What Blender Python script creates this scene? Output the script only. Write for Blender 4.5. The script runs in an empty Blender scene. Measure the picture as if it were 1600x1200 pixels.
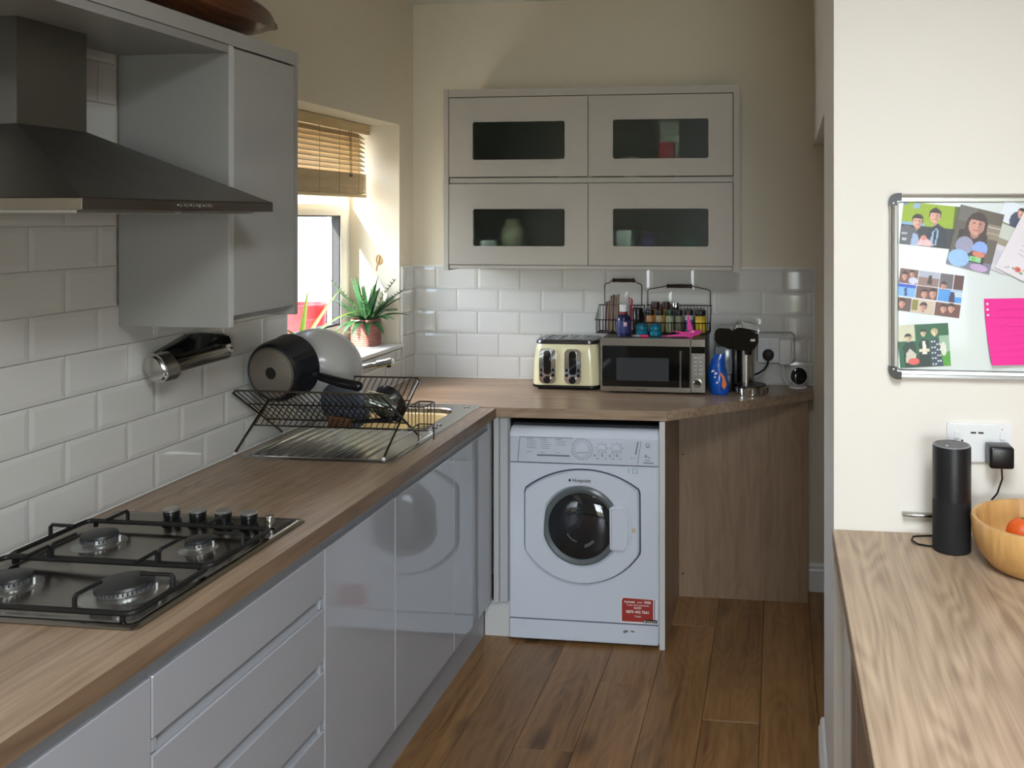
import bpy, bmesh, math, random
from mathutils import Vector, Matrix
random.seed(7)
scene = bpy.context.scene
COL = scene.collection
PI = math.pi

# ------------------------------------------------------------------ camera
cam_data = bpy.data.cameras.new('camera')
cam_data.sensor_width = 36.0
cam_data.lens = 1357.1 / 1600 * 36.0
cam_data.shift_x = (800 - 1048.2) / 1600
cam_data.shift_y = (341.1 - 600) / 1600
cam_data.clip_start = 0.05
cam = bpy.data.objects.new('camera', cam_data)
COL.objects.link(cam)
cam.location = (1.6953, -3.90, 1.6497)
cam.rotation_euler = (PI / 2, 0, 0.1215)
scene.camera = cam

# ------------------------------------------------------------------ view, world, sun, daylight
vs = scene.view_settings
vs.view_transform = 'Standard'
vs.look = 'None'
vs.gamma = 1.0
vs.use_curve_mapping = False
vs.exposure = 0.0

world = bpy.data.worlds.new('sky')
scene.world = world
world.use_nodes = True
wn = world.node_tree
for n in list(wn.nodes): wn.nodes.remove(n)
w_out = wn.nodes.new('ShaderNodeOutputWorld')
w_bg = wn.nodes.new('ShaderNodeBackground')
w_sky = wn.nodes.new('ShaderNodeTexSky')
w_sky.sky_type = 'NISHITA'
w_sky.sun_disc = False
w_sky.sun_elevation = math.radians(52)
w_sky.sun_rotation = math.radians(250)
w_sky.air_density = 1.0
w_sky.dust_density = 2.0
w_bg.inputs['Strength'].default_value = 2.0
wn.links.new(w_sky.outputs[0], w_bg.inputs['Color'])
wn.links.new(w_bg.outputs[0], w_out.inputs['Surface'])

SUN_DIR = Vector((1.0, 3.4, -1.6)).normalized()
sd = bpy.data.lights.new('sun', 'SUN')
sd.energy = 30.0
sd.angle = math.radians(0.8)
sd.color = (1.0, 0.93, 0.80)
sun = bpy.data.objects.new('sun', sd)
COL.objects.link(sun)
sun.location = (-4, -2, 6)
sun.rotation_euler = SUN_DIR.to_track_quat('-Z', 'Y').to_euler()

def area(name, loc, direction, sx, sy, power, color):
    d = bpy.data.lights.new(name, 'AREA')
    d.shape = 'RECTANGLE'; d.size = sx; d.size_y = sy
    d.energy = power; d.color = color
    o = bpy.data.objects.new(name, d); COL.objects.link(o)
    o.location = loc
    o.rotation_euler = Vector(direction).to_track_quat('-Z', 'Y').to_euler()
    return o
# daylight entering by the roof window over the dining side, the glazed garden door behind the camera and the kitchen window
area('roof_window_daylight', (1.90, -3.55, 2.80), (0, 0, -1), 0.78, 1.18, 68, (0.86, 0.93, 1.0))
gd = area('garden_door_daylight', (2.30, -6.50, 1.35), (-0.22, 1, -0.24), 1.6, 1.4, 15, (0.82, 0.91, 1.0)); gd.data.spread = math.radians(75)

# ------------------------------------------------------------------ helpers
def S(r, g, b):
    def f(c):
        c /= 255.0
        return c / 12.92 if c <= 0.04045 else ((c + 0.055) / 1.055) ** 2.4
    return (f(r), f(g), f(b), 1.0)

MATS = {}
def mat(name, col, rough=0.5, metal=0.0, coat=0.0, spec=0.5, trans=0.0, ior=1.45, bump=0.0, bscale=200.0, noise=0.0, nscale=8.0, alpha=1.0):
    if name in MATS: return MATS[name]
    m = bpy.data.materials.new(name); m.use_nodes = True
    nt = m.node_tree; b = nt.nodes['Principled BSDF']
    b.inputs['Base Color'].default_value = col
    b.inputs['Roughness'].default_value = rough
    b.inputs['Metallic'].default_value = metal
    b.inputs['Coat Weight'].default_value = coat
    b.inputs['Coat Roughness'].default_value = 0.04
    b.inputs['Specular IOR Level'].default_value = spec
    b.inputs['Transmission Weight'].default_value = trans
    b.inputs['IOR'].default_value = ior
    b.inputs['Alpha'].default_value = alpha
    tc = nt.nodes.new('ShaderNodeTexCoord')
    nz = nt.nodes.new('ShaderNodeTexNoise'); nz.inputs['Scale'].default_value = nscale
    nt.links.new(tc.outputs['Object'], nz.inputs['Vector'])
    if noise > 0:
        mx = nt.nodes.new('ShaderNodeMixRGB'); mx.blend_type = 'MULTIPLY'; mx.inputs[0].default_value = noise
        mx.inputs[1].default_value = col
        nt.links.new(nz.outputs['Fac'], mx.inputs[2]); nt.links.new(mx.outputs[0], b.inputs['Base Color'])
    else:
        mr = nt.nodes.new('ShaderNodeMapRange')
        mr.inputs['To Min'].default_value = max(0.0, rough * 0.85); mr.inputs['To Max'].default_value = min(1.0, rough * 1.15 + 0.005)
        nt.links.new(nz.outputs['Fac'], mr.inputs['Value']); nt.links.new(mr.outputs[0], b.inputs['Roughness'])
    if bump > 0:
        n2 = nt.nodes.new('ShaderNodeTexNoise'); n2.inputs['Scale'].default_value = bscale
        nt.links.new(tc.outputs['Object'], n2.inputs['Vector'])
        bp = nt.nodes.new('ShaderNodeBump'); bp.inputs['Strength'].default_value = bump; bp.inputs['Distance'].default_value = 0.002
        nt.links.new(n2.outputs['Fac'], bp.inputs['Height']); nt.links.new(bp.outputs[0], b.inputs['Normal'])
    MATS[name] = m
    return m

def wood(name, c0, c1, c2, axis='Y', scale=1.0, rough=0.4, per_object=False, streak=26.0, knots=False, figure=0.5):
    """oak grain running along one axis; per_object shifts the grain and tint for each board"""
    if name in MATS: return MATS[name]
    m = bpy.data.materials.new(name); m.use_nodes = True
    nt = m.node_tree; N = nt.nodes.new; L = nt.links.new; b = nt.nodes['Principled BSDF']
    tc = N('ShaderNodeTexCoord'); mp = N('ShaderNodeMapping')
    sc = {'X': (1, streak, streak), 'Y': (streak, 1, streak), 'Z': (streak, streak, 1)}[axis]
    mp.inputs['Scale'].default_value = [s * scale for s in sc]
    vec = tc.outputs['Object']
    if per_object:
        oi = N('ShaderNodeObjectInfo'); ml = N('ShaderNodeMath'); ml.operation = 'MULTIPLY'; ml.inputs[1].default_value = 37.0
        L(oi.outputs['Random'], ml.inputs[0])
        ad = N('ShaderNodeVectorMath'); ad.operation = 'ADD'
        cb = N('ShaderNodeCombineXYZ'); L(ml.outputs[0], cb.inputs[0]); L(ml.outputs[0], cb.inputs[1]); L(ml.outputs[0], cb.inputs[2])
        L(vec, ad.inputs[0]); L(cb.outputs[0], ad.inputs[1]); vec = ad.outputs[0]
    L(vec, mp.inputs['Vector'])
    n1 = N('ShaderNodeTexNoise'); n1.inputs['Scale'].default_value = 2.4; n1.inputs['Detail'].default_value = 8; n1.inputs['Roughness'].default_value = 0.62; n1.inputs['Distortion'].default_value = 0.3
    L(mp.outputs[0], n1.inputs['Vector'])
    # broad cathedral figure
    mp2 = N('ShaderNodeMapping')
    s2 = {'X': (0.8, 5, 5), 'Y': (5, 0.8, 5), 'Z': (5, 5, 0.8)}[axis]
    mp2.inputs['Scale'].default_value = [s * scale for s in s2]; L(vec, mp2.inputs['Vector'])
    n2 = N('ShaderNodeTexNoise'); n2.inputs['Scale'].default_value = 1.3; n2.inputs['Detail'].default_value = 2
    L(mp2.outputs[0], n2.inputs['Vector'])
    wv = N('ShaderNodeMath'); wv.operation = 'MULTIPLY'; wv.inputs[1].default_value = 110.0; L(n2.outputs['Fac'], wv.inputs[0])
    sn = N('ShaderNodeMath'); sn.operation = 'SINE'; L(wv.outputs[0], sn.inputs[0])
    sm = N('ShaderNodeMath'); sm.operation = 'MULTIPLY_ADD'; sm.inputs[1].default_value = 0.09 * figure; sm.inputs[2].default_value = 0.0
    L(sn.outputs[0], sm.inputs[0])
    fa = N('ShaderNodeMath'); fa.operation = 'MULTIPLY_ADD'; fa.inputs[1].default_value = 0.75
    L(n1.outputs['Fac'], fa.inputs[0])
    n2s = N('ShaderNodeMath'); n2s.operation = 'MULTIPLY_ADD'; n2s.inputs[1].default_value = 0.35; L(n2.outputs['Fac'], n2s.inputs[0]); L(sm.outputs[0], n2s.inputs[2])
    L(n2s.outputs[0], fa.inputs[2])
    rp = N('ShaderNodeValToRGB'); e = rp.color_ramp.elements
    e[0].position = 0.36; e[0].color = c0; e[1].position = 0.78; e[1].color = c2
    k = e.new(0.55); k.color = c1
    L(fa.outputs[0], rp.inputs['Fac']); out = rp.outputs['Color']
    if knots:
        vo = N('ShaderNodeTexVoronoi'); vo.inputs['Scale'].default_value = 3.4
        mp3 = N('ShaderNodeMapping'); s3 = {'X': (0.55, 1.3, 1), 'Y': (1.3, 0.55, 1), 'Z': (1, 1, 0.55)}[axis]; mp3.inputs['Scale'].default_value = s3
        L(vec, mp3.inputs['Vector']); L(mp3.outputs[0], vo.inputs['Vector'])
        kr = N('ShaderNodeMapRange'); kr.inputs['From Min'].default_value = 0.02; kr.inputs['From Max'].default_value = 0.20; kr.inputs['To Min'].default_value = 0.25; kr.inputs['To Max'].default_value = 1.0
        L(vo.outputs['Distance'], kr.inputs['Value'])
        mk = N('ShaderNodeMixRGB'); mk.blend_type = 'MULTIPLY'; mk.inputs[0].default_value = 0.9
        L(out, mk.inputs[1]); L(kr.outputs[0], mk.inputs[2]); out = mk.outputs[0]
    if per_object:
        tr = N('ShaderNodeMapRange'); tr.inputs['To Min'].default_value = 0.82; tr.inputs['To Max'].default_value = 1.12
        L(oi.outputs['Random'], tr.inputs['Value'])
        mt = N('ShaderNodeMixRGB'); mt.blend_type = 'MULTIPLY'; mt.inputs[0].default_value = 1.0
        L(out, mt.inputs[1]); L(tr.outputs[0], mt.inputs[2]); out = mt.outputs[0]
    L(out, b.inputs['Base Color'])
    b.inputs['Roughness'].default_value = rough
    bp = N('ShaderNodeBump'); bp.inputs['Strength'].default_value = 0.15; bp.inputs['Distance'].default_value = 0.001
    L(n1.outputs['Fac'], bp.inputs['Height']); L(bp.outputs[0], b.inputs['Normal'])
    MATS[name] = m
    return m

def glassmat(name, tint, rough=0.0, mix=0.04):
    """thin clear pane: mostly transparent with a fresnel-like gloss"""
    if name in MATS: return MATS[name]
    m = bpy.data.materials.new(name); m.use_nodes = True
    nt = m.node_tree; nt.nodes.remove(nt.nodes['Principled BSDF']); N = nt.nodes.new
    t = N('ShaderNodeBsdfTransparent'); t.inputs['Color'].default_value = tint
    g = N('ShaderNodeBsdfGlossy'); g.inputs['Roughness'].default_value = max(rough, 0.02)
    lw = N('ShaderNodeLayerWeight'); lw.inputs['Blend'].default_value = 0.5
    pw = N('ShaderNodeMath'); pw.operation = 'POWER'; pw.inputs[1].default_value = 4.0
    ma = N('ShaderNodeMath'); ma.operation = 'MULTIPLY_ADD'; ma.inputs[1].default_value = 0.6; ma.inputs[2].default_value = mix
    nt.links.new(lw.outputs['Facing'], pw.inputs[0]); nt.links.new(pw.outputs[0], ma.inputs[0])
    mx = N('ShaderNodeMixShader')
    nt.links.new(ma.outputs[0], mx.inputs[0]); nt.links.new(t.outputs[0], mx.inputs[1]); nt.links.new(g.outputs[0], mx.inputs[2])
    nt.links.new(mx.outputs[0], nt.nodes['Material Output'].inputs['Surface'])
    MATS[name] = m
    return m

WM = {}                                   # world matrices of everything made so far
def link(o, parent=None, world=None):
    COL.objects.link(o)
    WM[o.name] = world if world is not None else Matrix()
    if parent is not None: o.parent = parent
    return o
def thing(name, label, cat, loc=(0, 0, 0), rotz=0.0, group=None):
    o = bpy.data.objects.new(name, None)
    o.empty_display_size = 0.05
    o.location = loc; o.rotation_euler = (0, 0, rotz)
    link(o, None, Matrix.Translation(loc) @ Matrix.Rotation(rotz, 4, 'Z'))
    tag(o, label, cat, group)
    return o
def tag(o, label=None, cat=None, group=None, kind=None):
    if label: o['label'] = label
    if cat: o['category'] = cat
    if group: o['group'] = group
    if kind: o['kind'] = kind
    return o
def obj(name, bm, m, parent=None, smooth=False, local=False):
    """link a bmesh as one object. World coordinates unless local (then the parent's frame)."""
    me = bpy.data.meshes.new(name)
    if not local and parent is not None:
        bmesh.ops.transform(bm, matrix=WM[parent.name].inverted(), verts=bm.verts)
    loc = None
    if parent is None:
        xs = [v.co.x for v in bm.verts]; ys = [v.co.y for v in bm.verts]; zs = [v.co.z for v in bm.verts]
        loc = Vector(((min(xs) + max(xs)) / 2, (min(ys) + max(ys)) / 2, min(zs)))
        bmesh.ops.translate(bm, vec=-loc, verts=bm.verts)
    bmesh.ops.recalc_face_normals(bm, faces=bm.faces)
    bm.to_mesh(me); bm.free()
    for x in (m if isinstance(m, (list, tuple)) else [m]): me.materials.append(x)
    if smooth:
        for p in me.polygons: p.use_smooth = True
        try: me.set_sharp_from_angle(angle=math.radians(38))
        except Exception: pass
    o = bpy.data.objects.new(name, me)
    if loc is not None:
        o.location = loc
        link(o, None, Matrix.Translation(loc))
    else:
        link(o, parent, WM[parent.name].copy())
    return o
def each(name, bms, m, parent, smooth=False):
    return [obj(name, b_, m, parent, smooth) for b_ in bms]
def struct(name, bm, m, smooth=False):
    return tag(obj(name, bm, m, None, smooth), kind='structure')
def B(): return bmesh.new()
def box(bm, x0, x1, y0, y1, z0, z1, bev=0.0, seg=2, mi=0):
    vs_ = [bm.verts.new(p) for p in ((x0, y0, z0), (x1, y0, z0), (x1, y1, z0), (x0, y1, z0), (x0, y0, z1), (x1, y0, z1), (x1, y1, z1), (x0, y1, z1))]
    fs = [bm.faces.new([vs_[i] for i in q]) for q in ((0, 3, 2, 1), (4, 5, 6, 7), (0, 1, 5, 4), (1, 2, 6, 5), (2, 3, 7, 6), (3, 0, 4, 7))]
    for f in fs: f.material_index = mi
    if bev > 0:
        es = list({e for f in fs for e in f.edges})
        r = bmesh.ops.bevel(bm, geom=es, offset=bev, segments=seg, affect='EDGES', profile=0.5)
        for f in r['faces']: f.material_index = mi
    return bm
def bx(x0, x1, y0, y1, z0, z1, bev=0.0, seg=2):
    return box(B(), x0, x1, y0, y1, z0, z1, bev, seg)
def ring_loft(bm, rings, cap0=True, cap1=True, closed=False, mi=0):
    vr = [[bm.verts.new(p) for p in r] for r in rings]
    n = len(vr[0])
    pairs = list(zip(vr, vr[1:])) + ([(vr[-1], vr[0])] if closed else [])
    for a, b_ in pairs:
        for i in range(n):
            j = (i + 1) % n
            f = bm.faces.new((a[i], a[j], b_[j], b_[i])); f.material_index = mi
    if not closed:
        if cap0: bm.faces.new(vr[0][::-1]).material_index = mi
        if cap1: bm.faces.new(vr[-1]).material_index = mi
    return bm
def tube(bm, pts, r, seg=8, closed=False, mi=0):
    pts = [Vector(p) for p in pts]; rings = []; n = len(pts)
    rr = r if isinstance(r, (list, tuple)) else [r] * n
    prev = None
    for i, p in enumerate(pts):
        if closed: t = (pts[(i + 1) % n] - pts[i - 1])
        elif i == 0: t = pts[1] - p
        elif i == n - 1: t = p - pts[i - 1]
        else: t = (pts[i + 1] - p).normalized() + (p - pts[i - 1]).normalized()
        if t.length < 1e-9: t = Vector((0, 0, 1))
        t.normalize()
        if prev is None:
            a = Vector((0, 0, 1)) if abs(t.z) < 0.9 else Vector((1, 0, 0))
            u = t.cross(a).normalized()
        else:
            u = (prev - t * prev.dot(t))
            u = u.normalized() if u.length > 1e-6 else t.orthogonal().normalized()
        prev = u; v = t.cross(u)
        rings.append([p + (u * math.cos(2 * PI * k / seg) + v * math.sin(2 * PI * k / seg)) * rr[i] for k in range(seg)])
    return ring_loft(bm, rings, closed=closed, mi=mi)
def frame_of(axis, up=None):
    a = Vector(axis).normalized()
    u = a.orthogonal().normalized() if up is None else (Vector(up) - a * Vector(up).dot(a)).normalized()
    return a, u, a.cross(u)
def lathe(bm, prof, c, axis=(0, 0, 1), seg=28, mi=0, capped=True):
    """profile (radius, height along axis) swept round an axis"""
    a, u, v = frame_of(axis); c = Vector(c)
    rings = [[c + a * h + (u * math.cos(2 * PI * k / seg) + v * math.sin(2 * PI * k / seg)) * max(r, 1e-5) for k in range(seg)] for r, h in prof]
    return ring_loft(bm, rings, capped, capped, mi=mi)
def prism(bm, poly, to3, d0, d1, mi=0):
    """polygon (list of 2-D) extruded between d0 and d1; to3(a, b, d) gives the point"""
    lo = [bm.verts.new(to3(a, b, d0)) for a, b in poly]; hi = [bm.verts.new(to3(a, b, d1)) for a, b in poly]
    n = len(poly)
    bm.faces.new(lo).material_index = mi; bm.faces.new(hi).material_index = mi
    for i in range(n):
        bm.faces.new((lo[i], lo[(i + 1) % n], hi[(i + 1) % n], hi[i])).material_index = mi
    return bm
XZ = lambda a, b, d: (a, d, b)
YZ = lambda a, b, d: (d, a, b)
XY = lambda a, b, d: (a, b, d)
def ellipsoid(bm, c, rx, ry, rz, seg=16, rings=10, mi=0):
    c = Vector(c); rs = []
    for i in range(1, rings):
        th = PI * i / rings
        rs.append([c + Vector((rx * math.sin(th) * math.cos(2 * PI * k / seg), ry * math.sin(th) * math.sin(2 * PI * k / seg), -rz * math.cos(th))) for k in range(seg)])
    return ring_loft(bm, rs, mi=mi)
def rrect(x0, x1, z0, z1, r, n=5):
    out = []
    for cx, cz, a0 in ((x1 - r, z1 - r, 0), (x0 + r, z1 - r, 90), (x0 + r, z0 + r, 180), (x1 - r, z0 + r, 270)):
        for i in range(n + 1):
            a = math.radians(a0 + 90 * i / n); out.append((cx + r * math.cos(a), cz + r * math.sin(a)))
    return out
def frame_prism(bm, outer, inner, to3, d0, d1, mi=0):
    """flat ring between two outlines of equal vertex count"""
    n = len(outer)
    L4 = [[bm.verts.new(to3(a, b, d)) for a, b in poly] for poly, d in ((outer, d0), (outer, d1), (inner, d1), (inner, d0))]
    for i in range(n):
        j = (i + 1) % n
        for q in range(4):
            A, C = L4[q], L4[(q + 1) % 4]
            bm.faces.new((A[i], A[j], C[j], C[i])).material_index = mi
    return bm
def text(body, size, m, parent, loc, name='lettering', align='CENTER', face='-y', depth=0.0004, bold=False):
    cu = bpy.data.curves.new('t', 'FONT'); cu.body = body; cu.size = size; cu.align_x = align; cu.align_y = 'CENTER'
    cu.extrude = depth; cu.resolution_u = 2
    if bold: cu.offset = size * 0.02
    t = bpy.data.objects.new('t', cu); me = bpy.data.meshes.new_from_object(t)
    bpy.data.objects.remove(t); bpy.data.curves.remove(cu)
    R = {'-y': Matrix.Rotation(PI / 2, 4, 'X'), '+x': Matrix.Rotation(PI / 2, 4, 'Z') @ Matrix.Rotation(PI / 2, 4, 'X'), '+z': Matrix()}[face]
    me.transform(WM[parent.name].inverted() @ Matrix.Translation(loc) @ R)
    me.name = name; me.materials.clear(); me.materials.append(m)
    o = bpy.data.objects.new(name, me)
    return link(o, parent, WM[parent.name].copy())
def arc(p0, pm, p1, n=16):
    """points on the circle through three 2-D points"""
    ax, ay = p0; bx_, by = pm; cx, cy = p1
    d = 2 * (ax * (by - cy) + bx_ * (cy - ay) + cx * (ay - by))
    ux = ((ax**2 + ay**2) * (by - cy) + (bx_**2 + by**2) * (cy - ay) + (cx**2 + cy**2) * (ay - by)) / d
    uy = ((ax**2 + ay**2) * (cx - bx_) + (bx_**2 + by**2) * (ax - cx) + (cx**2 + cy**2) * (bx_ - ax)) / d
    r = math.hypot(ax - ux, ay - uy)
    a0 = math.atan2(ay - uy, ax - ux); am = math.atan2(by - uy, bx_ - ux); a1 = math.atan2(cy - uy, cx - ux)
    def unwrap(a, ref, s):
        while s > 0 and a < ref: a += 2 * PI
        while s < 0 and a > ref: a -= 2 * PI
        return a
    for s in (1, -1):
        m_ = unwrap(am, a0, s); e = unwrap(a1, a0, s)
        if (s > 0 and m_ <= e) or (s < 0 and m_ >= e): break
    return [(ux + r * math.cos(a0 + (e - a0) * i / n), uy + r * math.sin(a0 + (e - a0) * i / n)) for i in range(n + 1)]

# ------------------------------------------------------------------ materials
paint = mat('wall_paint', S(226, 216, 196), 0.75, bump=0.05, bscale=120)
tone_w = mat('white_wall_tone', S(232, 226, 217), 0.75, bump=0.05, bscale=120)  # whiter and less warm than the tone of the other walls
ceil_m = mat('ceiling_paint', S(228, 226, 218), 0.85, bump=0.04)
grout = mat('grout', S(214, 211, 204), 0.8)
tile_m = mat('tile_glaze', S(209, 207, 202), 0.09, coat=0.4, bump=0.02, bscale=14)
gloss = mat('grey_gloss_door', S(165, 166, 171), 0.06, coat=0.5)
taupe = mat('taupe_gloss_door', S(180, 174, 165), 0.10, coat=0.4)
carc = mat('grey_carcass', S(158, 160, 164), 0.35)
plinth_m = mat('plinth_grey', S(150, 150, 152), 0.3)
pale_edge = mat('pale_edge', S(206, 205, 202), 0.35)
oak_y = wood('oak_worktop_lengthways', S(126, 104, 84), S(154, 130, 107), S(180, 157, 133), 'Y', 1.0, 0.30)
oak_x = wood('oak_worktop_crossways', S(126, 104, 84), S(154, 130, 107), S(180, 157, 133), 'X', 1.0, 0.30)
oak_pale = wood('pale_oak_worktop', S(136, 113, 91), S(166, 142, 117), S(188, 165, 138), 'Y', 1.0, 0.36, streak=34, figure=0.7)
panel_oak = wood('oak_panel', S(132, 109, 87), S(149, 124, 100), S(162, 137, 111), 'Z', 0.8, 0.4)
plank_m = wood('brown_oak_plank', S(108, 76, 44), S(140, 102, 62), S(160, 121, 79), 'Y', 1.0, 0.36, per_object=True, streak=18, knots=True, figure=0.5)
white_p = mat('white_plastic', S(228, 228, 228), 0.3)
upvc = mat('white_window_frame', S(236, 236, 233), 0.35)
enamel = mat('white_enamel', S(205, 211, 222), 0.16, coat=0.3)
enamel_p = mat('white_moulding', S(200, 206, 217), 0.25)
grey_line = mat('grey_print', S(112, 118, 128), 0.5)
dark_line = mat('dark_seam', S(62, 70, 82), 0.5)
black_p = mat('black_plastic', S(18, 18, 19), 0.28)
black_g = mat('black_gloss', S(10, 11, 12), 0.05, coat=0.5)
black_soft = mat('black_fabric', S(20, 20, 22), 0.7, bump=0.3, bscale=900)
iron = mat('black_iron', S(20, 20, 20), 0.45, bump=0.1, bscale=300)
steel = mat('brushed_steel', S(176, 173, 167), 0.24, 1.0, bump=0.03, bscale=300)
steel_d = mat('dark_brushed_steel', S(138, 133, 126), 0.3, 1.0)
hood_m = mat('hood_steel', S(128, 126, 122), 0.36, 1.0)
chrome = mat('chrome', S(215, 215, 215), 0.06, 1.0)
wire_m = mat('rack_wire', S(96, 88, 78), 0.3, 1.0)
glass = glassmat('clear_pane', (0.97, 0.985, 0.98, 1))
clear = glassmat('drinking_glass', (0.90, 0.93, 0.92, 1), 0.02, 0.12)
cream = mat('cream_enamel', S(226, 218, 178), 0.18, coat=0.4)
aluminium = mat('aluminium', S(190, 190, 188), 0.32, 1.0)

# ------------------------------------------------------------------ setting: floor, walls, ceiling
H = 0.91
RX = lambda y: 1.857 + (1.83 - 1.857) * (-y) / 1.8      # the right-hand wall line is very slightly out of square
fl = struct('floor', bx(-0.30, 4.6, -6.6, 0.16, -0.12, -0.012), mat('floor_base', S(52, 34, 22), 0.7))
PW, PL = 0.19, 1.28
pm = {}
def plank_mesh(w, l):
    k = (round(w, 3), round(l, 3))
    if k not in pm:
        bm = bx(-w / 2 + 0.0006, w / 2 - 0.0006, -l / 2 + 0.0006, l / 2 - 0.0006, -0.012, 0.0, 0.0012, 1)
        bmesh.ops.recalc_face_normals(bm, faces=bm.faces)
        me = bpy.data.meshes.new('plank'); bm.to_mesh(me); bm.free(); me.materials.append(plank_m); pm[k] = me
    return pm[k]
flw = WM[fl.name]
ends = {0: -1.27}
for i in range(-2, 15):
    x0 = 0.50 + PW * i
    off = [-0.19, -0.62, -1.27, -0.86, -0.40, -1.05, -0.02, -0.72][(i + 24) % 8]
    y1 = 0.0 if off < 0 else off
    ys = [-0.001] + [off - PL * k for k in range(5)] + [-6.55]
    for a, c in zip(ys, ys[1:]):
        if a - c < 0.03 or a < -3.6: continue
        o = bpy.data.objects.new('plank', plank_mesh(PW, a - c))
        o.location = Vector((x0 + PW / 2, (a + c) / 2, 0.0)) - flw.translation
        o.parent = fl; COL.objects.link(o)

c_bm = B()
for a in ((-0.30, 4.6, -6.6, -4.30), (-0.30, 1.50, -4.30, -2.95), (2.30, 4.6, -4.30, -2.95), (-0.30, 4.6, -2.95, 0.16)):
    box(c_bm, a[0], a[1], a[2], a[3], 2.65, 2.70)
struct('ceiling', c_bm, ceil_m)
sh = B()
frame_prism(sh, [(1.47, -4.33), (2.33, -4.33), (2.33, -2.92), (1.47, -2.92)], [(1.50, -4.30), (2.30, -4.30), (2.30, -2.95), (1.50, -2.95)], XY, 2.7005, 2.83)
box(sh, 1.45, 2.35, -4.35, -2.90, 2.8305, 2.86)
struct('trim_1', sh, upvc)      # upstand of the roof window and an unseen slab added to block the sun

WY0, WY1, WZ0, WZ1 = -1.065, -0.148, 1.067, 2.072          # window opening in the left wall
lw = B()
box(lw, -0.30, 0.0, -6.6, WY0, 0, 2.65); box(lw, -0.30, 0.0, WY1, 0.16, 0, 2.65)
box(lw, -0.30, 0.0, WY0, WY1, 0, WZ0); box(lw, -0.30, 0.0, WY0, WY1, WZ1, 2.65)
wall_l = struct('wall_left', lw, paint)
wall_b = struct('wall_back', bx(0.0, 4.6, 0.0, 0.15, 0, 2.65), paint)
rw = B()
prism(rw, [(RX(-1.8), -1.8), (4.5, -1.8), (4.5, -1.2), (RX(-1.2), -1.2)], XY, 0, 2.65)      # pier with the whiteboard
prism(rw, [(RX(-1.2), -1.2), (2.06, -1.2), (2.06, 0.0), (RX(0), 0.0)], XY, 1.971, 2.65)      # lintel over the opening
struct('wall_right', rw, tone_w)
wr = B()
box(wr, 0.0, 1.8, -6.6, -6.45, 0, 2.65); box(wr, 3.7, 4.5, -6.6, -6.45, 0, 2.65); box(wr, 1.8, 3.7, -6.6, -6.45, 2.1, 2.65)
rear_paint = mat('dining_wall_paint', S(156, 141, 120), 0.8)
struct('wall_rear', wr, rear_paint)
struct('wall_side', bx(4.5, 4.6, -6.6, 0.0, 0, 2.65), rear_paint)
struct('wall_hall', bx(3.2, 3.3, -1.2, 0.0, 0, 2.65), paint)

# tiles: bevelled white brick tiles, each a piece of its wall
TW, TH, TP, TPZ = 0.200, 0.1005, 0.202, 0.103
tmesh = {}
def tile_mesh(w, h, side):
    k = (round(w, 3), round(h, 3), side)
    if k in tmesh: return tmesh[k]
    bm = B(); d0, d1, bv = 0.0055, 0.0075, min(0.013, w * 0.3, h * 0.3)
    def pt(a, b, d): return (d, a, b) if side == 'L' else (a, -d, b)
    r0 = [(-w / 2, -h / 2), (w / 2, -h / 2), (w / 2, h / 2), (-w / 2, h / 2)]
    r1 = [(-w / 2 + bv, -h / 2 + bv), (w / 2 - bv, -h / 2 + bv), (w / 2 - bv, h / 2 - bv), (-w / 2 + bv, h / 2 - bv)]
    ring_loft(bm, [[pt(a, b, 0.0) for a, b in r0], [pt(a, b, d0) for a, b in r0], [pt(a, b, d1) for a, b in r1]])
    bmesh.ops.recalc_face_normals(bm, faces=bm.faces)
    me = bpy.data.meshes.new('tile'); bm.to_mesh(me); bm.free(); me.materials.append(tile_m); tmesh[k] = me
    return me
def lay(side, wall, rect, origin, row0=0):
    """fill a rectangle (a0, a1, z0, z1) of a wall with half-bond tiles"""
    a0, a1, z0, z1 = rect
    k = int(math.floor((z0 - H) / TPZ + 1e-6))
    while H + k * TPZ < z1 - 0.004:
        b0, b1 = max(z0, H + k * TPZ + 0.001), min(z1, H + k * TPZ + 0.001 + TH)
        sh_ = origin + (0.5 * TP if k % 2 else 0.0)
        j = int(math.floor((a0 - sh_) / TP))
        while sh_ + j * TP < a1 - 0.004:
            c0, c1 = max(a0, sh_ + j * TP + 0.001), min(a1, sh_ + j * TP + 0.001 + TW)
            if c1 - c0 > 0.008 and b1 - b0 > 0.008:
                o = bpy.data.objects.new('tile', tile_mesh(c1 - c0, b1 - b0, side))
                p = (0.0025, (c0 + c1) / 2, (b0 + b1) / 2) if side == 'L' else ((c0 + c1) / 2, -0.0025, (b0 + b1) / 2)
                o.location = Vector(p) - WM[wall.name].translation
                o.parent = wall; COL.objects.link(o)
            j += 1
        k += 1
TZ1 = H + 5 * TPZ
lay('L', wall_l, (-2.75, -1.853, TZ1, 2.076), -2.118)
lay('L', wall_l, (-2.75, WY0, H, TZ1), -2.118)
lay('L', wall_l, (WY0, WY1, H, 1.060), -2.118)
lay('L', wall_l, (WY1 + 0.016, -0.002, H, TZ1), -2.118)
lay('B', wall_b, (0.002, 1.858, H, TZ1), 0.114)
gl = B()
box(gl, 0.0, 0.0026, -2.75, -1.853, H, 2.076); box(gl, 0.0, 0.0026, -1.853, WY0, H, TZ1); box(gl, 0.0, 0.0026, WY0, WY1, H, 1.06); box(gl, 0.0, 0.0026, WY1 + 0.016, 0, H, TZ1)
obj('grout', gl, grout, wall_l)
obj('grout', bx(0.0026, 1.858, -0.0026, 0.0, H, TZ1), grout, wall_b)
tr = B()
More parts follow.
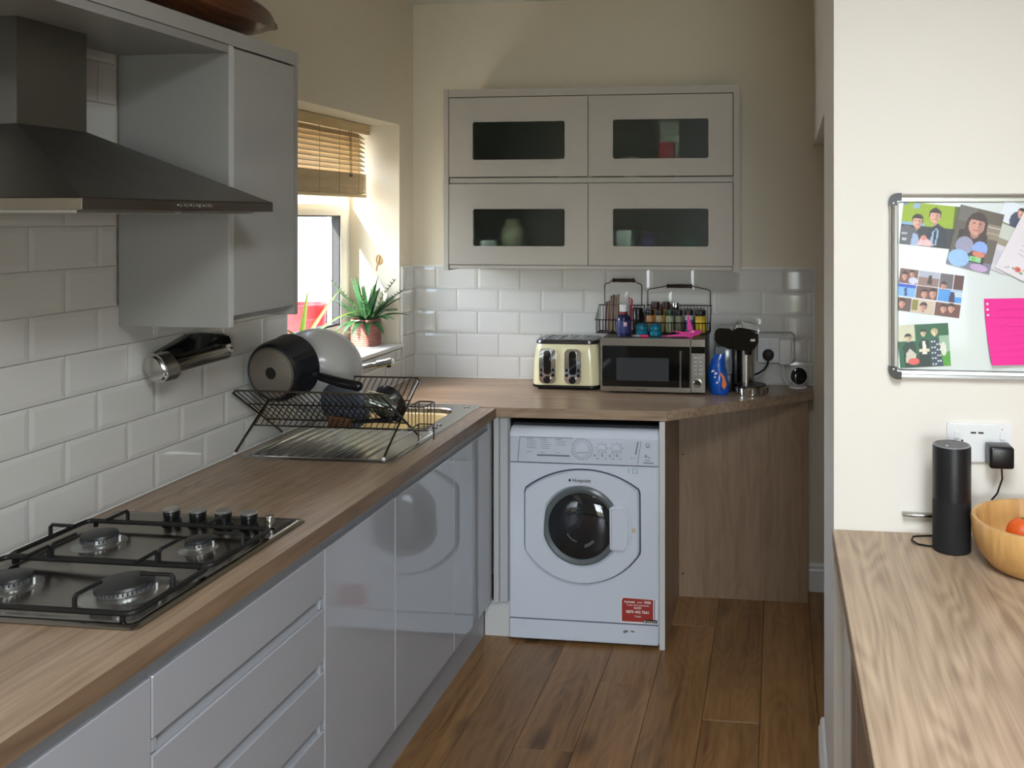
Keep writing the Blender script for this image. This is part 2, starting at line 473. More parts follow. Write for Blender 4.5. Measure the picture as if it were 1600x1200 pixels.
box(tr, 0.0, 1.861, -0.010, 0.0, TZ1, TZ1 + 0.006); box(tr, 1.858, 1.861, -0.010, 0.0, H, TZ1 + 0.006)
struct('trim_2', tr, upvc)            # white tile edging on the back wall
tr = B()
box(tr, 0.0, 0.010, WY1 + 0.010, -0.011, TZ1, TZ1 + 0.006); box(tr, 0.0, 0.010, WY1 + 0.010, WY1 + 0.015, WZ0, TZ1)
struct('trim_3', tr, upvc)
se = B()
box(se, 0.0125, 0.018, -2.75, -0.0125, H + 0.0005, H + 0.005, 0.001, 1); box(se, 0.0125, 1.855, -0.018, -0.0125, H + 0.0005, H + 0.005, 0.001, 1)
struct('trim_4', se, mat('white_sealant', S(226, 224, 218), 0.4))

sk = B(); prism(sk, [(0, 0), (-0.018, 0), (-0.018, 0.092), (-0.013, 0.10), (-0.013, 0.112), (-0.008, 0.122), (0, 0.122)], lambda a, b, d: (d, a, b), 1.835, 3.2)
struct('baseboard_back', sk, upvc)
sk = B(); prism(sk, [(0, 0), (-0.018, 0), (-0.018, 0.092), (-0.013, 0.10), (-0.013, 0.112), (-0.008, 0.122), (0, 0.122)], lambda a, b, d: (RX(d) + a, d, b), -1.84, -1.203)
struct('baseboard_right', sk, upvc)

# window in the left wall
w1 = B()
FX0, FX1 = -0.295, -0.235
yo, zo = (WY0, WY1), (WZ0, WZ1)
frame_prism(w1, [(WY0, WZ0), (WY1, WZ0), (WY1, WZ1), (WY0, WZ1)], [(WY0 + .055, WZ0 + .055), (WY1 - .055, WZ0 + .055), (WY1 - .055, WZ1 - .055), (WY0 + .055, WZ1 - .055)], YZ, FX0, FX1)
win = struct('window_1', w1, upvc)
s1 = B(); SZ1 = 1.69
frame_prism(s1, [(WY0 + .055, WZ0 + .055), (WY1 - .055, WZ0 + .055), (WY1 - .055, SZ1), (WY0 + .055, SZ1)], [(WY0 + .11, WZ0 + .11), (WY1 - .11, WZ0 + .11), (WY1 - .11, SZ1 - .028), (WY0 + .11, SZ1 - .028)], YZ, -0.285, -0.222)
obj('sash', s1, upvc, win)
obj('transom', bx(-0.288, -0.23, WY0 + .055, WY1 - .055, SZ1, SZ1 + .02), upvc, win)
ga = B(); frame_prism(ga, [(WY0 + .110, WZ0 + .110), (WY1 - .110, WZ0 + .110), (WY1 - .110, SZ1 - .028), (WY0 + .110, SZ1 - .028)], [(WY0 + .118, WZ0 + .118), (WY1 - .118, WZ0 + .118), (WY1 - .118, SZ1 - .034), (WY0 + .118, SZ1 - .034)], YZ, -0.262, -0.226)
obj('gasket', ga, mat('gasket', S(40, 42, 46), 0.6), win)
obj('pane', bx(-0.258, -0.254, WY0 + .118, WY1 - .118, WZ0 + .118, SZ1 - .034), glass, win)
obj('pane', bx(-0.258, -0.254, WY0 + .055, WY1 - .055, SZ1 + .02, WZ1 - .055), glass, win)
sill = B(); box(sill, -0.235, 0.022, WY0 + 0.002, WY1 - 0.002, WZ0 + 0.0005, WZ0 + 0.018, 0.004, 2)
struct('trim_5', sill, upvc)          # window board
SILL = WZ0 + 0.018

# garden door behind the camera
d1 = B()
frame_prism(d1, [(1.8, 0.0), (3.7, 0.0), (3.7, 2.1), (1.8, 2.1)], [(1.87, 0.06), (3.63, 0.06), (3.63, 2.04), (1.87, 2.04)], XZ, -6.56, -6.49)
box(d1, 2.70, 2.80, -6.56, -6.49, 0.06, 2.04)
door1 = struct('door_1', d1, upvc)

struct('canopy', bx(0.5, 5.0, -10.5, -6.61, 2.30, 2.38), mat('sun_block_white', S(230, 230, 226), 0.8))  # unseen canopy added to keep the sun out of the garden door
# outside: paving, a sunlit rendered wall, a post, lawn beyond the garden door
struct('ground_yard', bx(-6.0, -0.30, -8.0, 9.0, -0.25, -0.13), mat('yard_paving', S(214, 208, 194), 0.9, noise=0.3))
struct('wall_yard', bx(-5.2, -5.0, -6.0, 9.0, -0.13, 1.9), mat('white_render', S(236, 233, 222), 0.9, bump=0.2))
struct('ground_patio', bx(-0.29, 8.0, -10.4, -6.6, -0.25, -0.10), mat('patio_stone', S(168, 160, 148), 0.9, noise=0.3))
struct('ground_lawn', bx(-0.29, 8.0, -16.0, -10.4, -0.25, -0.11), mat('lawn', S(132, 150, 70), 0.95, noise=0.5, nscale=20))

# ------------------------------------------------------------------ main worktop (left run, back run and the cut-off corner)
WT0 = 0.872
wt = thing('worktop', 'long L-shaped oak-effect worktop with a cut-off corner, holding hob and sink', 'worktop', (0.3, -1.5, WT0))
SX0, SX1, SY0, SY1 = 0.045, 0.541, -1.402, -0.590          # sink top
BX0, BX1, BY0, BY1 = 0.105, 0.475, -1.000, -0.655          # bowl opening
lb = B()
for a in ((0.0125, 0.608, -3.07, BY0), (0.0125, BX0, BY0, -0.625), (BX1, 0.608, BY0, -0.625), (BX0, BX1, BY1, -0.625)):
    box(lb, a[0], a[1], a[2], a[3], WT0, H)
obj('worktop_length', lb, oak_y, wt)
edge_m = wood('oak_edge', S(98, 77, 59), S(122, 98, 76), S(142, 117, 92), 'Y', 1.0, 0.4)
obj('edging', bx(0.6081, 0.6090, -3.07, -0.6255, WT0, H - 0.001), edge_m, wt)
bb = B()
prism(bb, [(0.0125, -0.625), (1.276, -0.597), (1.852, -0.133), (1.852, -0.0125), (0.0125, -0.0125)], XY, WT0, H)
obj('worktop_length', bb, oak_x, wt)

# ------------------------------------------------------------------ base units of the left run
DXF, DXB = 0.585, 0.566                     # door face and back
DT, DB = 0.829, 0.147
def door_slab(parent, y0, y1, z0, z1, m=gloss, name='door'):
    return obj(name, bx(DXB, DXF, y0 + 0.0015, y1 - 0.0015, z0, z1, 0.002, 1), m, parent)
def base_unit(name, label, y0, y1, fronts, group=None):
    t = thing(name, label, 'cabinet', (0.30, (y0 + y1) / 2, 0.0), 0, group)
    b_ = B()
    box(b_, 0.02, 0.560, y0 + 0.0005, y0 + 0.018, 0.141, WT0 - 0.0005); box(b_, 0.02, 0.560, y1 - 0.018, y1 - 0.0005, 0.141, WT0 - 0.0005)
    box(b_, 0.02, 0.560, y0 + 0.018, y1 - 0.018, 0.141, 0.159); box(b_, 0.02, 0.028, y0 + 0.018, y1 - 0.018, 0.159, 0.868)
    obj('carcass', b_, carc, t)
    r = B()                                  # recessed grip rail under the worktop
    prism(r, [(0.561, WT0 - 0.001), (0.579, WT0 - 0.001), (0.574, DT - 0.002), (0.561, DT - 0.006)], lambda a, b, d: (a, d, b), y0 + 0.001, y1 - 0.001)
    obj('grip_rail', r, mat('rail_grey', S(150, 152, 157), 0.3), t)
    for f in fronts:
        if f[0] == 'door': door_slab(t, f[1], f[2], DB, DT)
        else:
            for z0, z1 in f[1]:
                dr = obj('drawer_front', bx(DXB, DXF, y0 + 0.0015, y1 - 0.0015, z0, z1, 0.002, 1), gloss, t)
                if z0 > DB + 0.01:
                    g = B()
                    prism(g, [(0.561, z0 + 0.003), (0.5655, z0 + 0.003), (0.571, z0 - 0.006), (0.579, z0 - 0.029), (0.561, z0 - 0.029)], lambda a, b, d: (a, d, b), y0 + 0.018, y1 - 0.018)
                    obj('grip_rail', g, mat('rail_grey', S(140, 141, 146), 0.3), dr)
                    for ya, yb in ((y0 + 0.004, y0 + 0.018), (y1 - 0.018, y1 - 0.004)):
                        obj('rail_end', bx(0.561, 0.582, ya, yb, z0 - 0.0285, z0 - 0.001, 0.003, 1), carc, dr)
    return t
base_unit('base_cabinet', 'grey gloss base cabinet at the bottom left picture edge', -3.069, -2.470, [('door', -3.069, -2.470)])
base_unit('drawer_cabinet', 'grey gloss cabinet of four drawers directly under the hob', -2.470, -1.872, [('drawers', [(0.716, DT), (0.556, 0.686), (0.409, 0.530), (DB, 0.384)])])
base_unit('base_cabinet', 'grey gloss single-door base cabinet between the drawers and the sink cabinet', -1.871, -1.472, [('door', -1.871, -1.472)])
base_unit('sink_cabinet', 'grey gloss two-door base cabinet under the sink, next to the washing machine corner', -1.471, -0.632, [('door', -1.471, -1.003), ('door', -1.003, -0.632)])
pl = B(); box(pl, 0.528, 0.546, -3.069, -0.582, 0.0, 0.140)
tag(obj('plinth', pl, plinth_m), 'long grey plinth along the floor under the left-hand base cabinets', 'plinth')
cp = thing('corner_post', 'narrow grooved grey corner post left of the washing machine', 'post', (0.62, -0.60, 0))
p_ = B()
box(p_, 0.590, 0.612, -0.598, -0.575, 0.140, 0.868, 0.002, 1); box(p_, 0.6135, 0.646, -0.592, -0.575, 0.140, 0.868, 0.002, 1); box(p_, 0.586, 0.648, -0.575, -0.556, 0.140, 0.868)
obj('post', p_, mat('pale_grey_gloss', S(186, 186, 188), 0.15, coat=0.3), cp)
obj('filler_strip', bx(0.562, 0.5835, -0.6312, -0.5985, 0.140, 0.868), gloss, cp)
obj('plinth_piece', bx(0.5475, 0.650, -0.575, -0.556, 0.0, 0.139), pale_edge, cp)

# end panels by the machine
ep = thing('end_panel', 'tall oak-effect end panel with a pale front edge, right of the washing machine', 'panel', (1.262, -0.37, 0))
obj('board', bx(1.2535, 1.271, -0.607, -0.132, 0.0, WT0 - 0.0005), panel_oak, ep)
obj('edging', bx(1.2495, 1.271, -0.611, -0.6072, 0.0, WT0 - 0.0005), pale_edge, ep)
bp_ = thing('back_panel', 'wide oak-effect panel facing the room under the cut-off worktop corner', 'panel', (1.55, -0.12, 0))
obj('board', bx(1.2715, 1.829, -0.131, -0.112, 0.0, WT0 - 0.0005), panel_oak, bp_)
for x, z in ((1.283, 0.10), (1.283, 0.62)): obj('screw_cap', lathe(B(), [(0.004, 0.0), (0.004, 0.002), (0.001, 0.0024)], (x + 0.006, -0.1311, z), (0, -1, 0), 10), mat('brown_cap', S(70, 48, 34), 0.5), bp_)

# ------------------------------------------------------------------ washing machine
w = thing('washing_machine', 'white front-loading washing machine with a round dark door under the worktop', 'washing machine', (0.951, -0.34, 0))
x0, x1, yf = 0.657, 1.246, -0.604
b_ = B()
prof = [(-0.06, 0.012), (yf, 0.012), (yf, 0.800), (yf + 0.003, 0.814), (yf + 0.010, 0.826), (yf + 0.024, 0.833), (yf + 0.06, 0.836), (-0.06, 0.836)]
prism(b_, prof, YZ, x0, x1)
es = [e for e in b_.edges if abs(e.verts[0].co.x - e.verts[1].co.x) < 1e-6 and (e.verts[0].co.y < yf + 0.2 or e.verts[1].co.y < yf + 0.2)]
bmesh.ops.bevel(b_, geom=es, offset=0.006, segments=2, affect='EDGES')
body = obj('body', b_, enamel, w, True)
obj('worktop_lid', bx(x0 + 0.004, x1 - 0.004, yf + 0.028, -0.07, 0.8362, 0.846, 0.003, 1), mat('machine_lid', S(34, 36, 42), 0.6), w)
cpn = B(); box(cpn, x0 + 0.004, x1 - 0.004, yf - 0.004, yf + 0.002, 0.700, 0.799, 0.0015, 1)
panel = obj('control_panel', cpn, enamel_p, w)
obj('seam', bx(x0 + 0.003, x1 - 0.003, yf - 0.0012, yf + 0.001, 0.6965, 0.6995), dark_line, w)
yp = yf - 0.004
dd = B(); prism(dd, [(0.693, 0.703), (0.901, 0.703), (0.911, 0.797), (0.701, 0.800)], XZ, yp - 0.003, yp)
drw = obj('detergent_drawer', dd, enamel_p, w)
dl = B(); box(dl, 0.770, 0.899, yp - 0.007, yp - 0.003, 0.728, 0.733, 0.001, 1); box(dl, 0.7005, 0.9115, yp - 0.0036, yp - 0.003, 0.7975, 0.7995)
prism(dl, [(0.691, 0.703), (0.6935, 0.703), (0.7025, 0.800), (0.700, 0.800)], XZ, yp - 0.0034, yp - 0.002)
obj('drawer_grip', dl, grey_line, drw)
pr = B(); rnd = random.Random(3)
for cx_, rows in ((0.727, 5), (0.782, 5), (0.842, 3)):
    pr = B()
    if rows > 3 or True: box(pr, cx_, cx_ + 0.026, yp - 0.0034, yp - 0.003, 0.7915, 0.7935)
    for r in range(rows):
        z = 0.785 - r * 0.0072; l_ = 0.022 + 0.014 * rnd.random()
        box(pr, cx_ + 0.003, cx_ + 0.006, yp - 0.0034, yp - 0.003, z, z + 0.0022); box(pr, cx_ + 0.009, cx_ + 0.009 + l_, yp - 0.0034, yp - 0.003, z, z + 0.0014)
    box(pr, cx_, cx_ + 0.02, yp - 0.0034, yp - 0.003, 0.7405, 0.742)
    tag(obj('programme_print', pr, grey_line, drw), kind='stuff')
def dial(cx_, cz, r, ring, ticks):
    k = B(); lathe(k, [(r, 0), (r, 0.006), (r * 0.93, 0.010), (0.0, 0.0105)], (cx_, yp, cz), (0, -1, 0), 28)
    d_ = obj('dial', k, enamel_p, w, True)
    g = B(); box(g, cx_ - r * 0.75, cx_ + r * 0.75, yp - 0.018, yp - 0.010, cz - r * 0.30, cz - r * 0.02, 0.003, 2)
    obj('dial_grip', g, enamel_p, d_)
    t_ = B()
    if ring: frame_prism(t_, [(cx_ + ring * math.cos(a * PI / 16), cz + ring * math.sin(a * PI / 16)) for a in range(32)], [(cx_ + (ring - .0012) * math.cos(a * PI / 16), cz + (ring - .0012) * math.sin(a * PI / 16)) for a in range(32)], XZ, yp - 0.0006, yp)
    for i in range(ticks):
        a = 2 * PI * i / ticks; q = (ring or r) * (0.87 if ring else 1.3)
        box(t_, cx_ + q * math.cos(a) - 0.0013, cx_ + q * math.cos(a) + 0.0013, yp - 0.0007, yp, cz + q * math.sin(a) - 0.0018, cz + q * math.sin(a) + 0.0018)
    obj('dial_ticks', t_, grey_line, d_)
dial(0.948, 0.757, 0.029, 0.042, 22)
dial(1.026, 0.764, 0.017, 0, 8)
dial(1.084, 0.764, 0.019, 0, 8)
for i, cx_ in enumerate((0.998, 1.028, 1.058, 1.087)):
    q = obj('button', bx(cx_ + 0.004, cx_ + 0.018, yp - 0.002, yp, 0.729, 0.739, 0.001, 1), enamel_p, w)
    obj('indicator', bx(cx_ - 0.003, cx_, yp - 0.001, yp, 0.731, 0.738), dark_line, q)
    obj('print', bx(cx_ + 0.006, cx_ + 0.015, yp - 0.0006, yp, 0.7215, 0.7235), grey_line, q)
ld = B()
for i in range(6): box(ld, 1.1555 + i * 0.0016, 1.1605 + i * 0.0016, yp - 0.0012, yp, 0.744 + i * 0.0085, 0.7495 + i * 0.0085)
for cx_ in (1.140, 1.150): box(ld, cx_, cx_ + 0.003, yp - 0.001, yp, 0.727, 0.730)
prism(ld, [(1.163, 0.703), (1.1645, 0.703), (1.1795, 0.795), (1.178, 0.795)], XZ, yp - 0.0006, yp)
obj('progress_lights', ld, dark_line, w)
text('6', 0.020, dark_line, panel, (1.197, yp - 0.0002, 0.738)); text('kg', 0.010, dark_line, panel, (1.208, yp - 0.0002, 0.734))
mp_ = B(); box(mp_, 1.192, 1.214, yp - 0.0006, yp, 0.7205, 0.7225); box(mp_, 1.186, 1.226, yp - 0.0006, yp, 0.710, 0.7135)
obj('print', mp_, grey_line, panel)
lk = B(); frame_prism(lk, rrect(1.196, 1.213, 0.775, 0.786, 0.002, 2), rrect(1.198, 1.211, 0.777, 0.784, 0.001, 2), XZ, yp - 0.0006, yp); box(lk, 1.198, 1.211, yp - 0.0006, yp, 0.770, 0.773)
obj('lock_symbol', lk, grey_line, panel)
# door
oc = arc((0.727, 0.600), (0.946, 0.676), (1.166, 0.607), 18)
oc2 = arc((1.170, 0.360), (0.957, 0.242), (0.725, 0.362), 18)
outline = oc + [(1.171, 0.590)] + [(1.173, 0.375)] + oc2 + [(0.722, 0.380), (0.722, 0.585)]
cxm, czm = 0.948, 0.46
def scaled(o_, s): return [(cxm + (a - cxm) * s, czm + (b - czm) * s) for a, b in o_]
DC = (0.945, 0.463); GR = 0.148
circ = []
for a, b in outline:
    an = math.atan2(b - DC[1], a - DC[0]); circ.append((DC[0] + (GR + 0.012) * math.cos(an), DC[1] + (GR + 0.012) * math.sin(an)))
sb = B(); frame_prism(sb, scaled(outline, 1.022), scaled(outline, 0.95), XZ, yf - 0.0022, yf - 0.0006)
obj('door_seam', sb, dark_line, w)
do = B(); ring_loft(do, [[XZ(a, b, yf - 0.001) for a, b in scaled(outline, 1.0)], [XZ(a, b, yf - 0.016) for a, b in scaled(outline, 0.995)], [XZ(a, b, yf - 0.022) for a, b in scaled(outline, 0.975)], [XZ(a, b, yf - 0.024) for a, b in circ], [XZ(a, b, yf - 0.010) for a, b in [(DC[0] + (p[0] - DC[0]) * 0.93, DC[1] + (p[1] - DC[1]) * 0.93) for p in circ]]], False, False)
door = obj('door', do, enamel, w, True)
hr = B(); lathe(hr, [(GR + 0.002, 0.008), (GR + 0.003, 0.018), (GR - 0.006, 0.023), (GR - 0.020, 0.016), (GR - 0.020, 0.006)], (DC[0], yf, DC[1]), (0, -1, 0), 48, capped=False)
obj('door_ring', hr, mat('ring_grey', S(96, 102, 104), 0.25), door, True)
dg = B(); lathe(dg, [(GR - 0.010, 0.008), (GR - 0.03, 0.020), (0.08, 0.030), (0.04, 0.034), (0.0, 0.035)], (DC[0], yf, DC[1]), (0, -1, 0), 40, capped=False)
obj('door_glass', dg, mat('dark_door_glass', S(30, 33, 36), 0.04, coat=0.6), door, True)
for (a0, a1, r0, r1) in ((205, 258, 0.052, 0.057), (285, 318, 0.066, 0.078)):  # crescent highlights on the glass, built as paler arcs
    n = 8; o1 = [(DC[0] + r1 * math.cos(math.radians(a0 + (a1 - a0) * i / n)), DC[1] + r1 * math.sin(math.radians(a0 + (a1 - a0) * i / n))) for i in range(n + 1)]
    i1 = [(DC[0] + r0 * math.cos(math.radians(a0 + (a1 - a0) * i / n)), DC[1] + r0 * math.sin(math.radians(a0 + (a1 - a0) * i / n))) for i in range(n, -1, -1)]
    obj('glass_highlight', prism(B(), o1 + i1, XZ, yf - 0.0335, yf - 0.020), mat('highlight_grey', S(92, 96, 100), 0.1, coat=0.5), door, True)
hb = B(); prism(hb, [(1.062, 0.385), (1.075, 0.379), (1.120, 0.375), (1.140, 0.40), (1.145, 0.47), (1.138, 0.53), (1.115, 0.555), (1.072, 0.548), (1.060, 0.541)], XZ, yf - 0.040, yf - 0.012)
bmesh.ops.bevel(hb, geom=[e for e in hb.edges if e.verts[0].co.y < yf - 0.039 and e.verts[1].co.y < yf - 0.039], offset=0.010, segments=3, affect='EDGES')
obj('door_handle', hb, enamel, door, True)
lg = B(); lathe(lg, [(0.0085, 0.022), (0.0085, 0.0245), (0.001, 0.0246)], (1.153, yf, 0.458), (0, -1, 0), 16)
obj('round_mark', lg, mat('tan_mark', S(196, 178, 150), 0.5), door)
text('Hotpoint', 0.019, dark_line, door, (0.950, yf - 0.0235, 0.6405), bold=True)
obj('square_logo', bx(0.899, 0.908, yf - 0.0236, yf - 0.0205, 0.6365, 0.6455), mat('logo_blue', S(34, 44, 80), 0.5), door)
kp = B(); box(kp, x0 + 0.002, x1 - 0.002, yf - 0.004, yf - 0.0006, 0.014, 0.088, 0.0015, 1)
kick = obj('kick_panel', kp, enamel, w)
obj('seam', bx(x0 + 0.002, x1 - 0.002, yf - 0.0012, yf, 0.0885, 0.0915), dark_line, w)
sc_ = B(); prism(sc_, [(1.108, 0.062), (1.118, 0.068), (1.126, 0.066), (1.130, 0.060), (1.120, 0.058), (1.112, 0.054)], XZ, yf - 0.0046, yf - 0.004); prism(sc_, [(1.134, 0.066), (1.150, 0.066), (1.156, 0.061), (1.142, 0.060)], XZ, yf - 0.0046, yf - 0.004)
obj('scuff', sc_, mat('scuff_grey', S(120, 118, 110), 0.6), kick)
for fx in (x0 + 0.05, x1 - 0.05):
    for fy in (yf + 0.05, -0.11): obj('foot', lathe(B(), [(0.022, 0), (0.022, 0.006), (0.012, 0.0118)], (fx, fy, 0.0), (0, 0, 1), 14), black_p, w)
st = B(); prism(st, [(1.100, 0.094), (1.240, 0.094), (1.240, 0.188), (1.106, 0.192), (1.100, 0.182)], XZ, yf - 0.0012, yf - 0.0003)
stick = obj('sticker', st, mat('sticker_white', S(230, 226, 224), 0.5), w)
rd = B(); prism(rd, [(1.103, 0.100), (1.225, 0.100), (1.225, 0.187), (1.108, 0.190), (1.103, 0.180)], XZ, yf - 0.0015, yf - 0.0011)
obj('sticker_print', rd, mat('sticker_red', S(160, 50, 42), 0.5), stick)
obj('sticker_print', bx(1.229, 1.232, yf - 0.0015, yf - 0.0011, 0.10, 0.187), mat('sticker_navy', S(40, 50, 96), 0.5), stick)
obj('sticker_print', bx(1.188, 1.240, yf - 0.0016, yf - 0.0011, 0.098, 0.110), black_p, stick)
wt_m = mat('print_white', S(240, 236, 232), 0.5)
ys_ = yf - 0.0016
text('Activate', 0.0125, wt_m, stick, (1.112, ys_, 0.1755), align='LEFT', bold=True); text('your', 0.0110, wt_m, stick, (1.163, ys_, 0.1755), align='LEFT'); text('FREE', 0.0125, wt_m, stick, (1.190, ys_, 0.1755), align='LEFT', bold=True)
text('5 year parts guarantee', 0.0095, wt_m, stick, (1.165, ys_, 0.1640)); text('NOW', 0.0110, wt_m, stick, (1.165, ys_, 0.1525), bold=True)
text('0870 442 7661', 0.0150, wt_m, stick, (1.165, ys_, 0.1375), bold=True); text('Today!', 0.0095, wt_m, stick, (1.165, ys_, 0.1210))
text('Hotpoint', 0.0100, wt_m, stick, (1.218, ys_, 0.1035)); obj('sticker_print', bx(1.190, 1.1955, ys_ - 0.0002, ys_ + 0.0002, 0.1010, 0.1065), wt_m, stick)
tx = B()
for i in range(3): box(tx, 1.128 + i * 0.016, 1.131 + i * 0.016, yf - 0.0008, yf - 0.0002, 0.668, 0.688)
for i in range(2): box(tx, 1.144 + i * 0.016, 1.156 + i * 0.012, yf - 0.0008, yf - 0.0002, 0.6855, 0.688); box(tx, 1.146 + i * 0.014, 1.158 + i * 0.010, yf - 0.0008, yf - 0.0002, 0.669, 0.671)
obj('faint_sticker', tx, mat('faint_green_print', S(150, 176, 168), 0.5), w)

# ------------------------------------------------------------------ wall cabinet with glazed lift-up doors on the back wall
wc = thing('glazed_wall_cabinet', 'wide taupe wall cabinet with four frosted-glass doors above the microwave', 'cabinet', (0.911, -0.17, 1.433))
yd, yk = -0.335, -0.315
cb = B()
CZ0, CZ1 = 1.437, 2.199
box(cb, 0.283, 0.303, yd, -0.003, 1.427, CZ1); box(cb, 1.519, 1.541, yd, -0.003, 1.427, CZ1)
box(cb, 0.303, 1.519, yd + 0.002, -0.003, 2.166, CZ1 - 0.001); box(cb, 0.303, 1.519, yk, -0.003, CZ0, CZ0 + 0.018)
box(cb, 0.303, 1.519, yk, -0.003, 1.797, 1.823); box(cb, 0.902, 0.920, yk + 0.002, -0.003, CZ0 + 0.018, 2.166)
obj('carcass', cb, taupe, wc)
shade_m = mat('cupboard_shade', S(74, 76, 72), 0.7)  # dark tone stands in for the shade inside the unlit cupboard
obj('back_board', bx(0.303, 1.519, -0.010, -0.003, CZ0 + 0.018, 2.166), shade_m, wc)
rl = B(); box(rl, 0.306, 1.516, yd + 0.006, yk, 1.799, 1.8215, 0.002, 1); box(rl, 0.306, 1.516, yd + 0.004, yk, CZ0 - 0.002, 1.4505, 0.002, 1)
obj('grip_rail', rl, taupe, wc)
fro = bpy.data.materials.new('frosted_glass'); fro.use_nodes = True
nt = fro.node_tree; nt.nodes.remove(nt.nodes['Principled BSDF'])
rf = nt.nodes.new('ShaderNodeBsdfRefraction'); rf.inputs['Roughness'].default_value = 0.36; rf.inputs['IOR'].default_value = 1.12; rf.inputs['Color'].default_value = (0.78, 0.84, 0.80, 1)
gg = nt.nodes.new('ShaderNodeBsdfGlossy'); gg.inputs['Roughness'].default_value = 0.22
nz = nt.nodes.new('ShaderNodeTexNoise'); nz.inputs['Scale'].default_value = 400
bpn = nt.nodes.new('ShaderNodeBump'); bpn.inputs['Strength'].default_value = 0.05; nt.links.new(nz.outputs['Fac'], bpn.inputs['Height']); nt.links.new(bpn.outputs[0], rf.inputs['Normal'])
fm = nt.nodes.new('ShaderNodeMixShader'); fm.inputs[0].default_value = 0.05
nt.links.new(rf.outputs[0], fm.inputs[1]); nt.links.new(gg.outputs[0], fm.inputs[2]); nt.links.new(fm.outputs[0], nt.nodes['Material Output'].inputs['Surface'])
for (a0, a1, b0, b1, p0, p1, q0, q1) in ((0.306, 0.9095, 1.8255, 2.1625, 0.410, 0.811, 1.898, 2.059), (0.9125, 1.516, 1.8255, 2.1625, 1.016, 1.416, 1.898, 2.061),
                                         (0.306, 0.9095, 1.4535, 1.7955, 0.411, 0.811, 1.532, 1.689), (0.9125, 1.516, 1.4535, 1.7955, 1.015, 1.416, 1.533, 1.690)):
    f_ = B(); n_ = 5
    inner = rrect(p0, p1, q0, q1, 0.010, n_)
    def hit(a, b, i):          # push the inner outline out to the door edge, corner by corner
        c = i // (n_ + 1); t_ = (i % (n_ + 1)) / n_
        return [(a1, b1), (a0, b1), (a0, b0), (a1, b0)][c]
    frame_prism(f_, [hit(a, b, i) for i, (a, b) in enumerate(inner)], inner, XZ, yd, yk - 0.001)
    bmesh.ops.remove_doubles(f_, verts=f_.verts, dist=1e-5)
    dr_ = obj('door', f_, taupe, wc)
    g_ = B(); prism(g_, rrect(p0 - 0.004, p1 + 0.004, q0 - 0.004, q1 + 0.004, 0.010, 4), XZ, yd + 0.006, yd + 0.009)
    obj('frosted_pane', g_, fro, dr_)
def cab_thing(name, label, cat, bm, m):
    return tag(obj(name, bm, m, None, True), label, cat)
z1_, z2_, z3_, z4_ = 1.8235, 1.8235, 1.4555, 1.4555
k = B(); lathe(k, [(0.034, 0), (0.036, 0.004), (0.037, 0.085), (0.033, 0.085), (0.032, 0.006), (0.0, 0.006)], (1.083, -0.26, z1_), seg=20)
cab_thing('mug', 'white mug blurred behind the upper right frosted door', 'mug', k, white_p)
k = B(); box(k, 1.20, 1.265, -0.27, -0.20, z1_, z1_ + 0.15, 0.006, 2)
cab_thing('food_packet', 'red food packet blurred behind the upper right frosted door', 'packet', k, mat('packet_red', S(200, 30, 60), 0.5))
k = B(); box(k, 1.19, 1.275, -0.17, -0.09, z1_, z1_ + 0.25, 0.006, 2)
cab_thing('food_box', 'tall pale box behind the red packet in the upper right cupboard', 'box', k, mat('box_pale', S(220, 214, 205), 0.6))
k = B(); box(k, 1.019, 1.085, -0.28, -0.18, z4_, z4_ + 0.145, 0.006, 2)
cab_thing('storage_tub', 'white square tub blurred behind the lower right frosted door', 'tub', k, white_p)
k = B(); lathe(k, [(0.036, 0), (0.038, 0.01), (0.038, 0.11), (0.026, 0.125), (0.026, 0.14), (0.0, 0.14)], (1.155, -0.25, z4_), seg=18)
cab_thing('jar', 'purple jar blurred behind the lower right frosted door', 'jar', k, mat('jar_purple', S(88, 70, 130), 0.5))
k = B(); lathe(k, [(0.03, 0), (0.032, 0.01), (0.032, 0.10), (0.02, 0.115), (0.0, 0.12)], (1.325, -0.24, z4_), seg=18)
cab_thing('jar', 'green jar blurred behind the lower right frosted door', 'jar', k, mat('jar_green', S(30, 120, 90), 0.5))
k = B(); lathe(k, [(0.045, 0), (0.05, 0.02), (0.05, 0.15), (0.03, 0.17), (0.03, 0.19), (0, 0.19)], (0.548, -0.22, z3_), seg=20)
cab_thing('storage_jar', 'beige storage jar blurred behind the lower left frosted door', 'jar', k, mat('jar_beige', S(190, 180, 150), 0.5))
k = B(); lathe(k, [(0.03, 0), (0.036, 0.02), (0.038, 0.10), (0.034, 0.10), (0.03, 0.01), (0, 0.01)], (0.462, -0.285, z3_), seg=20)
cab_thing('cup', 'pale cup left of the beige jar behind the lower left frosted door', 'cup', k, white_p)
k = B(); lathe(k, [(0.025, 0), (0.03, 0.02), (0.03, 0.085), (0.0, 0.09)], (0.785, -0.25, z2_), seg=18)
cab_thing('tin', 'small pale tin behind the upper left frosted door', 'tin', k, mat('tin_pale', S(200, 196, 180), 0.4))

